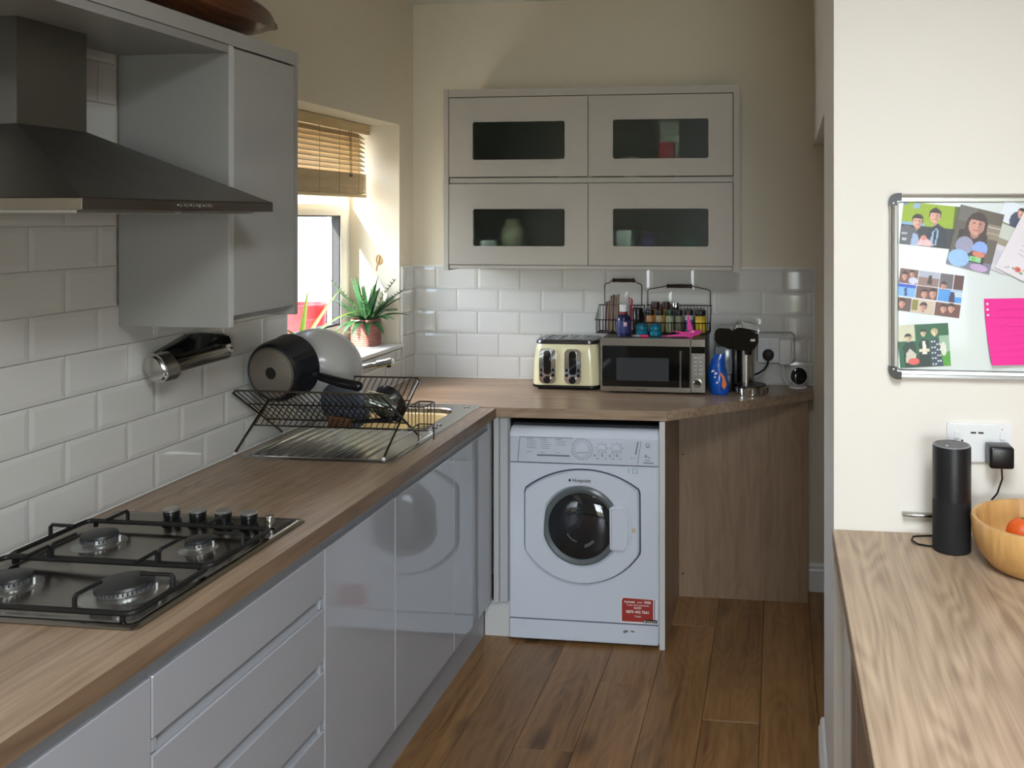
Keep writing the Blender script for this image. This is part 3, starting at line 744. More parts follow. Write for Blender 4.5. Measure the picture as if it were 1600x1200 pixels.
# ------------------------------------------------------------------ left wall cabinet, bridging shelf, cornice
uc = thing('wall_cabinet', 'narrow light grey wall cabinet with a handleless door beside the window', 'cabinet', (0.16, -1.69, 1.372))
UX = 0.316
ub = B()
box(ub, 0.011, UX - 0.0012, -1.849, -1.832, 1.372, 2.0895); box(ub, 0.011, UX, -1.548, -1.531, 1.372, 2.0895)
box(ub, 0.011, 0.290, -1.832, -1.548, 1.400, 1.418); box(ub, 0.011, 0.290, -1.832, -1.548, 2.07, 2.0895); box(ub, 0.011, 0.018, -1.832, -1.548, 1.418, 2.07)
obj('carcass', ub, mat('light_grey_panel', S(148, 146, 142), 0.3), uc)
obj('side_edging', bx(UX - 0.0011, UX + 0.0004, -1.8495, -1.8315, 1.372, 2.0895), mat('grey_edging', S(192, 192, 190), 0.2), uc)
obj('door', bx(UX - 0.020, UX, -1.8300, -1.5505, 1.399, 2.086, 0.002, 1), mat('upper_grey_gloss', S(164, 162, 158), 0.1, coat=0.4), uc)
obj('grip_rail', bx(0.26, 0.290, -1.832, -1.548, 1.384, 1.3995), carc, uc)
upm = mat('light_grey_panel', S(148, 146, 142), 0.3)
tag(obj('cornice', bx(0.011, UX + 0.002, -2.85, -1.531, 2.0905, 2.1295, 0.0015, 1), mat('upper_grey_gloss', S(164, 162, 158), 0.1)), 'pale grey cornice board running along the top of the left wall units', 'cornice')
tag(obj('bridging_shelf', bx(0.011, UX, -2.85, -1.8505, 2.069, 2.0885), upm), 'grey bridging shelf above the cooker hood chimney', 'shelf')

# ------------------------------------------------------------------ cooker hood
hd = thing('cooker_hood', 'dark stainless steel pyramid cooker hood with chimney on the left wall', 'cooker hood', (0.012, -2.18, 1.665))
HX, HY0, HY1 = 0.455, -2.479, -1.881
CX_, CY0, CY1, CZB = 0.135, -2.281, -2.098, 1.846
h_ = B()
r0 = [(0.012, HY0, 1.688), (HX, HY0, 1.688), (HX, HY1, 1.688), (0.012, HY1, 1.688)]
r1 = [(0.012, CY0, CZB), (CX_, CY0, CZB), (CX_, CY1, CZB), (0.012, CY1, CZB)]
ring_loft(h_, [r0, r1])
obj('canopy', h_, hood_m, hd)
rm = B(); box(rm, 0.012, HX, HY0, HY1, 1.665, 1.6878, 0.0015, 1)
rim = obj('rim', rm, steel_d, hd)
for ya, yb in ((-2.45, -2.19), (-2.17, -1.91)): obj('grease_filter', bx(0.06, 0.42, ya, yb, 1.660, 1.6649), aluminium, hd)
for i in range(6): obj('button', lathe(B(), [(0.0042, 0), (0.0042, 0.003), (0.001, 0.0034)], (HX, -2.222 + i * 0.020, 1.6765), (1, 0, 0), 10), chrome, hd)
ch = obj('chimney', bx(0.012, CX_, CY0, CY1, CZB + 0.0005, 2.0685), hood_m, hd)
for i in range(4):
    for j in range(3): obj('vent_slot', bx(0.030 + j * 0.022, 0.042 + j * 0.022, CY0 - 0.0006, CY0 + 0.0004, 1.895 + i * 0.016, 1.905 + i * 0.016), black_p, ch)

# wooden dish on top of the wall units
wd = thing('wooden_dish', 'long dark brown wooden dish lying on top of the left wall units', 'dish', (0.17, -1.78, 2.130))
k = B(); rings = []
NS = 15
def hull(off):
    rr_ = []
    for i in range(NS):
        t_ = -1 + 2 * i / (NS - 1); s_ = max(0.10, 1 - abs(t_) ** 2.0); ring = []
        for j in range(9):
            a = PI * j / 8
            ring.append((0.185 + (0.135 - off) * s_ * math.cos(PI - a), -1.81 + 0.37 * t_ * (1 - off * 0.8), 2.131 + off + (0.095 - 0.088 * s_ * math.sin(a) ** 0.6) * (1 if off == 0 else 1) ))
        rr_.append(ring)
    return rr_
A = hull(0.0); Bq = hull(0.010)
va = [[k.verts.new(p) for p in r] for r in A]; vb = [[k.verts.new(p) for p in r] for r in Bq]
for g in (va, vb):
    for i in range(NS - 1):
        for j in range(8): k.faces.new((g[i][j], g[i][j + 1], g[i + 1][j + 1], g[i + 1][j]))
for i in range(NS - 1):
    k.faces.new((va[i][0], va[i + 1][0], vb[i + 1][0], vb[i][0])); k.faces.new((va[i][8], va[i + 1][8], vb[i + 1][8], vb[i][8]))
for i in (0, NS - 1):
    for j in range(8): k.faces.new((va[i][j], va[i][j + 1], vb[i][j + 1], vb[i][j]))
obj('shell', k, wood('dark_dish_wood', S(44, 22, 10), S(82, 44, 20), S(112, 66, 34), 'Y', 1.0, 0.3), wd, True)
k = B(); box(k, 0.08, 0.25, -1.99, -1.76, 2.175, 2.245, 0.02, 3)
tag(obj('white_packet', k, white_p, None, True), 'white packet sitting inside the wooden dish', 'packet')

# ------------------------------------------------------------------ chrome wall-mounted roll holder
rh = thing('roll_holder', 'chrome and black wall-mounted roll holder on the tiles under the wall cabinet', 'holder', (0.012, -1.58, 1.21))
k = B(); prism(k, [(-1.745, 1.250), (-1.70, 1.222), (-1.46, 1.240), (-1.425, 1.250), (-1.412, 1.270), (-1.420, 1.288), (-1.45, 1.300), (-1.56, 1.318), (-1.60, 1.318), (-1.72, 1.285)], YZ, 0.0105, 0.034)
bmesh.ops.bevel(k, geom=[e for e in k.edges if min(v.co.x for v in e.verts) > 0.033], offset=0.006, segments=2, affect='EDGES')
obj('backplate', k, black_g, rh, True)
k = B(); lathe(k, [(0.001, 0.0), (0.016, 0.002), (0.018, 0.008), (0.018, 0.232), (0.016, 0.238), (0.001, 0.240)], (0.060, -1.718, 1.244), (0, 1, 0.015), 20)
obj('roller', k, mat('satin_chrome', S(150, 148, 144), 0.22, 1.0), rh, True)
k = B(); prism(k, [(0.0125, 1.250), (0.016, 1.272), (0.030, 1.286), (0.050, 1.288), (0.066, 1.278), (0.086, 1.246), (0.088, 1.228), (0.076, 1.214), (0.056, 1.210), (0.038, 1.218), (0.020, 1.236)], XZ, -1.775, -1.719)
bmesh.ops.bevel(k, geom=[e for e in k.edges if max(v.co.y for v in e.verts) < -1.774], offset=0.008, segments=3, affect='EDGES')
obj('end_cap', k, mat('cap_chrome', S(176, 174, 170), 0.16, 1.0), rh, True)
k = B(); lathe(k, [(0.001, 0), (0.018, 0.002), (0.019, 0.020), (0.012, 0.027), (0.001, 0.028)], (0.0345, -1.462, 1.252), (1, 0, 0), 18)
obj('end_boss', k, chrome, rh, True)

# ------------------------------------------------------------------ gas hob
hb_ = thing('gas_hob', 'stainless steel four-burner gas hob with black pan supports set in the left worktop', 'hob', (0.30, -2.19, H))
k = B(); HX0, HX1, HBY0, HBY1 = 0.050, 0.557, -2.474, -1.904
rings = [[(a, b, z) for a, b in rrect(HX0 + i, HX1 - i, HBY0 + i, HBY1 - i, 0.012, 4)] for i, z in ((0, H + 0.0005), (0, H + 0.003), (0.006, H + 0.008), (0.020, H + 0.008), (0.032, H + 0.004))]
ring_loft(k, rings)
obj('hob_plate', k, mat('hob_steel', S(150, 145, 138), 0.2, 1.0), hb_, True)
bz = H + 0.004
for bx_, by_, r in ((0.173, -2.105, 0.036), (0.417, -2.108, 0.026), (0.422, -2.335, 0.050), (0.176, -2.337, 0.036)):
    k = B(); lathe(k, [(r * 1.55, 0), (r * 1.45, 0.002), (r * 1.05, 0.003), (r * 0.92, 0.006), (r, 0.008), (r, 0.016), (r * 0.6, 0.0165), (0, 0.0165)], (bx_, by_, bz), seg=32)
    bu = obj('burner', k, aluminium, hb_, True)
    k = B(); lathe(k, [(r * 1.02, 0.0168), (r * 1.06, 0.019), (r * 1.0, 0.0235), (r * 0.85, 0.025), (0, 0.0255)], (bx_, by_, bz), seg=32)
    obj('burner_cap', k, mat('burner_enamel', S(40, 40, 41), 0.35), bu, True)
    k = B()
    for i in range(int(r * 800)):
        a = 2 * PI * i / int(r * 800); box(k, bx_ + r * 1.0 * math.cos(a) - 0.0011, bx_ + r * math.cos(a) + 0.0011, by_ + r * math.sin(a) - 0.0011, by_ + r * math.sin(a) + 0.0011, bz + 0.010, bz + 0.0155)
    obj('burner_slots', k, dark_line, bu)
    k = B(); tube(k, [(bx_ + r * 1.15, by_ + r * 0.3, bz), (bx_ + r * 1.15, by_ + r * 0.3, bz + 0.016)], 0.0022, 8)
    obj('spark_plug', k, white_p, bu)
for cy0, cy1 in ((-2.455, -2.242), (-2.236, -2.020)):      # two pan supports
    k = B(); gz = H + 0.022; gx0, gx1 = 0.072, 0.536; rr_ = 0.0056
    tube(k, [(a, b, gz) for a, b in rrect(gx0, gx1, cy0, cy1, 0.016, 3)], rr_, 8, closed=True)
    sup = obj('pan_support', k, iron, hb_, True)
    ym = (cy0 + cy1) / 2; pz = gz + 0.028
    for bxc in (0.174, 0.420):
        for (p0, p1) in (((bxc, cy0), (bxc, ym - 0.045)), ((bxc, cy1), (bxc, ym + 0.045))):
            k = B(); s_ = 1 if p1[1] > p0[1] else -1
            tube(k, [(p0[0], p0[1], gz), (p0[0], p0[1], pz - 0.005), (p0[0], p0[1] + s_ * 0.005, pz), (p1[0], p1[1], pz - 0.001)], 0.0042, 8)
            obj('finger', k, iron, sup, True)
    for (p0, p1) in (((gx0, ym), (0.130, ym)), ((gx1, ym), (0.468, ym))):
        k = B(); s_ = 1 if p1[0] > p0[0] else -1
        tube(k, [(p0[0], p0[1], gz), (p0[0], p0[1], pz - 0.005), (p0[0] + s_ * 0.005, p0[1], pz), (p1[0], p1[1], pz - 0.001)], 0.0042, 8)
        obj('finger', k, iron, sup, True)
    for cx_ in (gx0 + 0.02, gx1 - 0.02):
        for cy_ in (cy0, cy1): obj('rubber_foot', lathe(B(), [(0.005, 0), (0.005, 0.012)], (cx_, cy_, H + 0.0085), seg=10), black_p, sup)
for cx_ in (0.246, 0.314, 0.380, 0.446):
    k = B(); lathe(k, [(0.022, 0.0), (0.022, 0.003), (0.0175, 0.006), (0.019, 0.026), (0.018, 0.0275)], (cx_, -1.966, H + 0.008), seg=24)
    kn = obj('knob', k, black_p, hb_, True)
    k = B(); lathe(k, [(0.0195, 0.0278), (0.0195, 0.0315), (0.017, 0.0335), (0, 0.0335)], (cx_, -1.966, H + 0.008), seg=24)
    obj('knob_cap', k, mat('knob_steel', S(188, 186, 182), 0.34, 0.85), kn, True)
k = B(); lathe(k, [(0.010, 0), (0.010, 0.024), (0.0085, 0.026), (0, 0.026)], (0.500, -1.968, H + 0.008), seg=18)
obj('ignition_button', k, steel, hb_, True)

# ------------------------------------------------------------------ sink, tap, washing-up bowl
sk_ = thing('sink', 'stainless steel inset sink with a ribbed drainer under the window', 'sink', (0.29, -1.0, H))
k = B(); zt = H + 0.004
def rect_ring(x0, x1, y0, y1, r, z, n=5): return [(a, b, z) for a, b in rrect(x0, x1, y0, y1, r, n)]
o0 = rect_ring(SX0, SX1, SY0, SY1, 0.02, H + 0.0006); o1 = rect_ring(SX0 + 0.003, SX1 - 0.003, SY0 + 0.003, SY1 - 0.003, 0.018, zt)
va = [k.verts.new(p) for p in o0]; vb = [k.verts.new(p) for p in o1]
bw = rect_ring(BX0 + 0.004, BX1 - 0.004, BY0 + 0.004, BY1 - 0.004, 0.07, zt, 5)
# deck: bridge from outer edge to the bowl opening
vc = [k.verts.new(p) for p in bw]
n_ = len(va)
for i in range(n_):
    j = (i + 1) % n_
    k.faces.new((va[i], va[j], vb[j], vb[i])); k.faces.new((vb[i], vb[j], vc[j], vc[i]))
obj('sink_top', k, steel, sk_, False)
k = B()
rings = [rect_ring(BX0 + 0.004 + i, BX1 - 0.004 - i, BY0 + 0.004 + i, BY1 - 0.004 - i, 0.07 - i * 0.2, z) for i, z in ((0, zt + 0.0002), (0.004, zt - 0.004), (0.008, H - 0.05), (0.014, H - 0.150))]
ring_loft(k, rings, False, True)
obj('bowl', k, steel, sk_, True)
for i in range(11):
    xx = 0.085 + i * 0.036
    k = B(); tube(k, [(xx, -1.372, zt - 0.001), (xx, -1.360, zt + 0.0002), (xx, -1.045, zt + 0.0002), (xx, -1.030, zt - 0.001)], 0.0042, 8)
    obj('drainer_rib', k, steel, sk_, True)
k = B(); tube(k, rect_ring(0.062, 0.524, -1.387, -1.018, 0.03, zt, 4), 0.003, 6, closed=True)
obj('drainer_lip', k, steel, sk_, True)
for q in ((0.495, -0.640), (0.500, -0.97), (0.500, -0.93)): obj('plug_fitting', lathe(B(), [(0.011, 0), (0.011, 0.003), (0.005, 0.004), (0, 0.004)], (q[0], q[1], zt), seg=18), chrome, sk_, True)
k = B(); lathe(k, [(0.030, 0.0), (0.032, 0.003), (0.020, 0.004), (0.004, 0.0035), (0.0, 0.0035)], (0.29, -0.83, H - 0.150), seg=20)
obj('waste', k, chrome, sk_, True)
wb = B()
rings = [rect_ring(BX0 + 0.018 + i, BX1 - 0.018 - i, BY0 + 0.018 + i, BY1 - 0.018 - i, 0.055, z) for i, z in ((0.012, H - 0.145), (0.004, H - 0.020), (0.0, H - 0.018), (0.002, H - 0.014), (0.008, H - 0.018), (0.016, H - 0.141))]
ring_loft(wb, rings, True, True)
tag(obj('washing_up_bowl', wb, mat('cream_plastic', S(226, 206, 158), 0.4), None, True), 'cream plastic washing-up bowl inside the sink', 'bowl')
tp = thing('mixer_tap', 'chrome kitchen tap with a straight spout reaching over the sink', 'tap', (0.075, -0.86, H + 0.004))
k = B(); lathe(k, [(0.026, 0.0), (0.026, 0.006), (0.020, 0.010), (0.020, 0.10), (0.022, 0.11), (0.022, 0.135), (0.018, 0.145), (0, 0.147)], (0.075, -0.86, H + 0.0045), seg=24)
obj('tap_body', k, chrome, tp, True)
k = B(); tube(k, [(0.085, -0.86, 1.030), (0.12, -0.86, 1.075), (0.16, -0.855, 1.098), (0.232, -0.852, 1.112)], 0.0092, 14)
obj('spout', k, chrome, tp, True)
k = B(); lathe(k, [(0.001, 0), (0.012, 0.001), (0.0145, 0.004), (0.0145, 0.060), (0.012, 0.063), (0.001, 0.064)], (0.230, -0.852, 1.1115), (1, 0.03, 0.20), 18)
obj('spout_head', k, chrome, tp, True)
k = B(); lathe(k, [(0.008, 0), (0.008, 0.012), (0.001, 0.0125)], (0.276, -0.851, 1.113), (0.1, 0, -1), 14)
obj('nozzle', k, black_p, tp, True)
k = B(); tube(k, [(0.075, -0.86, H + 0.148), (0.070, -0.89, H + 0.165), (0.065, -0.93, H + 0.172)], [0.008, 0.007, 0.006], 10)
obj('lever', k, chrome, tp, True)

# ------------------------------------------------------------------ folding wire dish rack
RX0, RX1 = 0.022, 0.508
YN, YF, ZT = -1.392, -1.120, 1.116          # near top rail, far top rail
FN, FF = -1.385, -1.118                     # feet
rk = thing('dish_rack', 'folding crossed-wire dish rack standing on the steel drainer', 'dish rack', (0.27, -1.25, H + 0.005))
zf = H + 0.0095
def lerp(a, b, t): return tuple(a[i] + (b[i] - a[i]) * t for i in range(3))
for ya, za, yb, label in ((YN, ZT, FF, 'grid_near'), (YF, ZT, FN, 'grid_far')):
    # main frame: rail at the top, legs crossing to the opposite feet
    k = B()
    tube(k, [(RX0, yb, zf), (RX0, ya, za - 0.008), (RX0 + 0.008, ya, za), (RX1 - 0.008, ya, za), (RX1, ya, za - 0.008), (RX1, yb, zf)], 0.0034, 8)
    wf = obj('wire_frame', k, wire_m, rk, True)
    k = B()
    for i in range(25):
        xx = RX0 + (RX1 - RX0) * (i + 0.5) / 25
        pa = (xx, ya, za); pb = (xx, ya + (yb - ya) * 0.66, za + (zf - za) * 0.66)
        tube(k, [pa, pb], 0.0017, 6)
    obj('wires', k, wire_m, wf, True)
    k = B()
    for t_ in (0.30, 0.66):
        tube(k, [(RX0, ya + (yb - ya) * t_, za + (zf - za) * t_), (RX1, ya + (yb - ya) * t_, za + (zf - za) * t_)], 0.0026, 6)
    obj('cross_wires', k, wire_m, wf, True)
    k = B()
    for xx in (RX0, RX1): ellipsoid(k, (xx, yb, zf - 0.001), 0.006, 0.006, 0.0055, 10, 6)
    obj('foot_cap', k, white_p, wf, True)
k = B()
cy0, cy1, cz0, cz1, cxa, cxb = -1.215, -1.130, 0.965, 1.040, 0.512, 0.565
tube(k, [(a, b, cz1) for a, b in rrect(cxa, cxb, cy0, cy1, 0.008, 2)], 0.0026, 6, closed=True)
tube(k, [(a, b, cz0) for a, b in rrect(cxa, cxb, cy0, cy1, 0.008, 2)], 0.0022, 6, closed=True)
for yy in (cy0, cy0 + 0.028, cy0 + 0.056, cy1):
    tube(k, [(cxb, yy, cz1), (cxb, yy, cz0), (cxa, yy, cz0), (cxa, yy, cz1)], 0.0017, 6)
for xx in (cxa, cxb): tube(k, [(xx, cy1 - 0.004, cz0), (xx, cy1 - 0.004, zf - 0.004)], 0.0026, 6)
obj('cutlery_basket', k, wire_m, rk, True)

def frame_m(c, axis, up=(0, 0, 1)):
    a, u, v = frame_of(axis, up)
    return Matrix(((v.x, u.x, a.x, c[0]), (v.y, u.y, a.y, c[1]), (v.z, u.z, a.z, c[2]), (0, 0, 0, 1)))
# saucepan on its side, base towards the room
AX = Vector((0.14, 0.985, 0.10)).normalized(); PC = Vector((0.118, -1.345, 1.163))
sp = thing('saucepan', 'black saucepan with a pale metal base lying on its side in the dish rack', 'saucepan', PC)
k = B(); lathe(k, [(0.078, 0.0), (0.092, 0.006), (0.098, 0.018), (0.100, 0.095), (0.103, 0.100), (0.097, 0.100), (0.094, 0.020), (0.0, 0.010)], PC, AX, 40, capped=False)
obj('pan_body', k, mat('pan_black', S(24, 26, 32), 0.22, coat=0.3), sp, True)
k = B(); lathe(k, [(0.0, -0.0012), (0.074, -0.0012), (0.082, 0.0015), (0.080, 0.0025)], PC, AX, 40, capped=False)
obj('base_disc', k, mat('pan_base', S(150, 142, 132), 0.4, 0.8, bump=0.1, bscale=60), sp, True)
k = B(); lathe(k, [(0.0, -0.0016), (0.019, -0.0016), (0.020, -0.0008)], PC, AX, 20, capped=False)
obj('base_spot', k, black_p, sp, True)
k = B(); a, u, v = frame_of(AX, (0, 0, 1))
side = Vector((0.98, -0.10, -0.22)).normalized()
h0 = PC + AX * 0.078 + side * 0.098
tube(k, [h0, h0 + side * 0.02], [0.010, 0.010], 10)
obj('handle_bracket', k, steel, sp, True)
k = B(); tube(k, [h0 + side * 0.012, h0 + side * 0.03, h0 + side * 0.10, h0 + side * 0.165 + Vector((0, 0, 0.004)), h0 + side * 0.172 + Vector((0, 0, 0.004))], [0.010, 0.015, 0.016, 0.016, 0.011], 12)
obj('handle', k, black_p, sp, True)
# big mixing bowl
BC = Vector((0.180, -1.222, 1.108)); BA = Vector((-0.30, 0.90, 0.20)).normalized()
k = B(); lathe(k, [(0.0, 0.0), (0.058, 0.0), (0.078, 0.006), (0.112, 0.034), (0.132, 0.075), (0.140, 0.125), (0.146, 0.130), (0.142, 0.133), (0.136, 0.125), (0.126, 0.075), (0.105, 0.038), (0.06, 0.010), (0.0, 0.010)], BC, BA, 44, capped=False)
tag(obj('mixing_bowl', k, mat('bowl_white', S(180, 178, 174), 0.25, coat=0.2), None, True), 'large white mixing bowl leaning in the dish rack behind the saucepan', 'bowl')  # white bowl, its colour greyed for the shade it stands in
k = B(); lathe(k, [(0.0, 0), (0.026, 0.0), (0.030, 0.006), (0.036, 0.10), (0.0335, 0.10), (0.027, 0.012), (0.0, 0.012)], (0.395, -1.275, 1.075), (0.80, 0.25, -0.30), 24, capped=False)
tag(obj('drinking_glass', k, clear, None, True), 'clear ribbed tumbler lying beside the saucepan handle in the rack', 'glass')
k = B(); lathe(k, [(0.0, 0), (0.030, 0.0), (0.052, 0.022), (0.062, 0.05), (0.058, 0.05), (0.048, 0.024), (0.0, 0.006)], (0.408, -1.196, 1.024), (0.25, 0.85, 0.30), 28, capped=False)
tag(obj('dark_bowl', k, mat('dark_bowl_glaze', S(36, 35, 36), 0.25, coat=0.3), None, True), 'small dark bowl propped on its side at the right of the rack', 'bowl')
k = B(); prism(k, [(0.262, 0.978), (0.340, 0.982), (0.345, 1.008), (0.270, 1.016)], XZ, -1.268, -1.256)
tag(obj('wooden_board', k, wood('board_wood', S(56, 34, 20), S(84, 54, 32), S(110, 74, 46), 'X', 1.0, 0.5)), 'small brown wooden board low down in the dish rack', 'board')
k = B(); lathe(k, [(0.0, 0), (0.050, 0.0), (0.085, 0.008), (0.0875, 0.011), (0.05, 0.004), (0.0, 0.004)], (0.285, -1.205, 1.030), (0.05, 0.95, 0.30), 32, capped=False)
tag(obj('plate', k, mat('plate_blue_grey', S(86, 92, 104), 0.2, coat=0.3), None, True), 'blue-grey plate upright in the middle of the dish rack', 'plate')
kn_ = thing('ladle', 'black-handled ladle lying along the right end of the dish rack', 'ladle', (0.44, -1.215, 1.02))
k = B(); tube(k, [(0.335, -1.262, 0.996), (0.40, -1.254, 1.000), (0.485, -1.246, 1.008)], [0.004, 0.007, 0.0085], 10)
obj('handle', k, black_p, kn_, True)
k = B(); ellipsoid(k, (0.492, -1.245, 1.009), 0.014, 0.012, 0.012, 12, 8)
obj('handle_end', k, black_g, kn_, True)

# ------------------------------------------------------------------ window things
bl = thing('venetian_blind', 'pale wooden venetian blind half raised in the window', 'blind', (-0.15, -0.61, 1.742))
bw_m = wood('blind_wood', S(204, 176, 132), S(218, 192, 148), S(230, 208, 168), 'Y', 1.0, 0.45)
YB0, YB1 = WY0 + 0.012, WY1 - 0.050
obj('headrail', bx(-0.176, -0.146, YB0 - 0.004, WY1 - 0.006, 2.034, 2.069), bw_m, bl)
obj('pelmet', bx(-0.1455, -0.138, YB0 - 0.004, WY1 - 0.004, 2.026, 2.070, 0.002, 1), bw_m, bl)
for i in range(9):
    zc = 2.016 - i * 0.0205; k = B()
    prism(k, [(-0.1755, zc + 0.0125), (-0.1745, zc + 0.015), (-0.1385, zc - 0.0125), (-0.1395, zc - 0.015)], lambda a, b, d: (a, d, b), YB0, YB1)
    obj('slat', k, bw_m, bl)
for i in range(20):
    zc = 1.757 + i * 0.0045
    obj('slat', bx(-0.180, -0.133, YB0, YB1, zc, zc + 0.0036), bw_m, bl)
obj('bottom_rail', bx(-0.182, -0.131, YB0, YB1, 1.741, 1.7555, 0.002, 1), bw_m, bl)
for yy in (-0.27, -0.44, -0.60, -0.86):
    for p0, p1 in (((-0.132, yy, 2.03), (-0.1325, yy, 1.738)), ((-0.182, yy, 2.03), (-0.1835, yy, 1.742))):
        obj('ladder_cord', tube(B(), [p0, p1], 0.0013, 6), mat('cord', S(190, 170, 130), 0.7), bl)
for yy in (-0.345, -0.357):
    pc_ = obj('pull_cord', tube(B(), [(-0.130, yy, 2.03), (-0.128, yy + 0.002, 1.84)], 0.0014, 6), mat('cord_dark', S(120, 100, 70), 0.7), bl)
    obj('toggle', ellipsoid(B(), (-0.128, yy + 0.002, 1.835), 0.004, 0.004, 0.008, 8, 6), mat('cord_dark', S(120, 100, 70), 0.7), pc_, True)

leaf_d = mat('aloe_green', S(52, 98, 56), 0.4, noise=0.5, nscale=30)
leaf_l = mat('leaf_lime', S(128, 168, 48), 0.45, noise=0.4, nscale=25)
leaf_s = mat('sprig_green', S(84, 112, 78), 0.5, noise=0.4, nscale=30)
def leaf(bm, base, d, length, width, droop, thick=0.25, n=9):
    """tapering fleshy leaf that arches down along direction d"""
    d = Vector(d).normalized(); p = Vector(base); rings = []
    side = d.cross(Vector((0, 0, 1)))
    side = side.normalized() if side.length > 1e-3 else Vector((1, 0, 0))
    step = length / n
    for i in range(n + 1):
        t_ = i / n; w_ = width * (1 - t_) ** 0.7 * (0.75 + 0.6 * min(t_ * 3, 1) * 0.4) + 0.0006
        nrm = side.cross(d).normalized()
        rings.append([p + side * w_ - nrm * (-w_ * 0.25), p + nrm * (w_ * 0.02), p - side * w_ + nrm * w_ * 0.25, p - nrm * w_ * thick])
        d = (d + Vector((0, 0, -droop * step / length * (0.4 + 1.2 * t_)))).normalized(); p = p + d * step
    ring_loft(bm, rings)
POT = (-0.120, -0.226)
pt = thing('potted_aloe', 'green aloe with spiky leaves in a ribbed pinkish pot on the window sill', 'plant', (POT[0], POT[1], SILL))
k = B(); pr_ = []
for i in range(12):
    z = 0.004 + i * 0.0092
    pr_ += [(0.0625, z), (0.0655, z + 0.0035), (0.0655, z + 0.0055)]
lathe(k, [(0.058, 0.0), (0.062, 0.002)] + pr_ + [(0.0635, 0.118), (0.058, 0.117), (0.057, 0.100), (0, 0.100)], (POT[0], POT[1], SILL + 0.0005), seg=36)
obj('pot', k, mat('pot_pink', S(178, 122, 112), 0.35, noise=0.45, nscale=40), pt, True)
k = B(); lathe(k, [(0.0565, 0.1005), (0.0565, 0.106), (0, 0.110)], (POT[0], POT[1], SILL + 0.0005), seg=20)
obj('soil', k, mat('soil', S(50, 38, 28), 0.95), pt)
rn = random.Random(11); zb = SILL + 0.108
for i in range(40):
    a = i * 2.4 + rn.uniform(-0.2, 0.2); el = [1.35, 0.85, 0.45, 0.15][i % 4] + rn.uniform(-0.1, 0.1)
    k = B(); L_ = [0.185, 0.19, 0.19, 0.17][i % 4] * rn.uniform(0.85, 1.15)
    if L_ * math.sin(a) * math.cos(el) > 0.065: L_ = 0.065 / (math.sin(a) * math.cos(el))
    if L_ * math.cos(a) * math.cos(el) < -0.095: L_ = -0.095 / (math.cos(a) * math.cos(el))
    leaf(k, (POT[0] + 0.012 * math.cos(a), POT[1] + 0.012 * math.sin(a), zb), (math.cos(a) * math.cos(el), math.sin(a) * math.cos(el), math.sin(el)), L_, 0.023, [0.15, 0.45, 0.8, 1.2][i % 4])
    obj('leaf', k, leaf_d, pt, True)
for (dx, dy, hgt) in ((-0.08, -0.16, 0.19), (-0.04, -0.18, 0.15), (0.12, 0.03, 0.18), (0.15, 0.04, 0.13), (0.05, -0.14, 0.16), (0.15, -0.01, 0.05), (0.13, -0.05, 0.10)):
    k = B(); p0 = Vector((POT[0] + dx * 0.15, POT[1] + dy * 0.15, zb)); p1 = Vector((POT[0] + dx, POT[1] + dy, zb + hgt)); pm_ = (p0 + p1) / 2 + Vector((0, 0, 0.02))
    pts = [p0, pm_, p1]; tube(k, pts, 0.0016, 6)
    for q in range(9):
        t_ = 0.25 + 0.09 * q; c_ = p0.lerp(pm_, t_ * 2) if t_ < 0.5 else pm_.lerp(p1, t_ * 2 - 1)
        for s_ in (-1, 1): leaf(k, c_, (0.5 * s_, -0.8 * s_ * 0.4, 0.5), 0.020, 0.0035, 0.3, n=4)
    obj('sprig', k, leaf_s, pt, True)
sp2 = thing('spider_plant', 'lime-striped plant with long arching leaves half hidden behind the wall cabinet', 'plant', (-0.10, -0.80, SILL))
k = B(); lathe(k, [(0.038, 0), (0.050, 0.085), (0.054, 0.088), (0.050, 0.09), (0.046, 0.08), (0, 0.078)], (-0.10, -0.80, SILL + 0.0005), seg=28)
obj('pot', k, mat('pot_white', S(225, 222, 214), 0.4), sp2, True)
for (dx, dy, dz, L_, dr) in ((0.05, 1.0, 0.42, 0.46, 0.55), (0.12, 1.0, 0.22, 0.44, 0.75), (0.10, 0.9, 0.85, 0.30, 0.2), (0.35, 0.7, 0.0, 0.22, 0.9), (0.5, 0.5, 0.35, 0.20, 1.2), (-0.1, 0.4, 1.0, 0.22, 0.3), (0.1, -0.6, 0.6, 0.2, 1.0), (0.3, 0.8, -0.1, 0.19, 0.9), (0.5, -0.4, 0.4, 0.18, 1.0), (0.3, 0.9, 0.1, 0.26, 1.3)):
    k = B(); leaf(k, (-0.10 + dx * 0.02, -0.80 + dy * 0.02, SILL + 0.082), (dx, dy, dz), L_, 0.0120, dr, n=13)
    obj('leaf', k, leaf_l, sp2, True)
k = B(); yv = WY1 - 0.0022
tube(k, [(-0.095 + 0.014 * math.cos(a * PI / 7), yv, 1.462 + 0.022 * math.sin(a * PI / 7)) for a in range(14)], 0.0026, 6, closed=True)
tube(k, [(-0.098, yv, 1.445), (-0.092, yv, 1.478)], 0.004, 6); tube(k, [(-0.104, yv, 1.440), (-0.110, yv, 1.412)], 0.0022, 6)
tag(obj('wall_ornament', k, mat('ornament_tan', S(200, 150, 92), 0.5), None, True), 'small tan looped ornament hanging on the sunny window reveal', 'ornament')

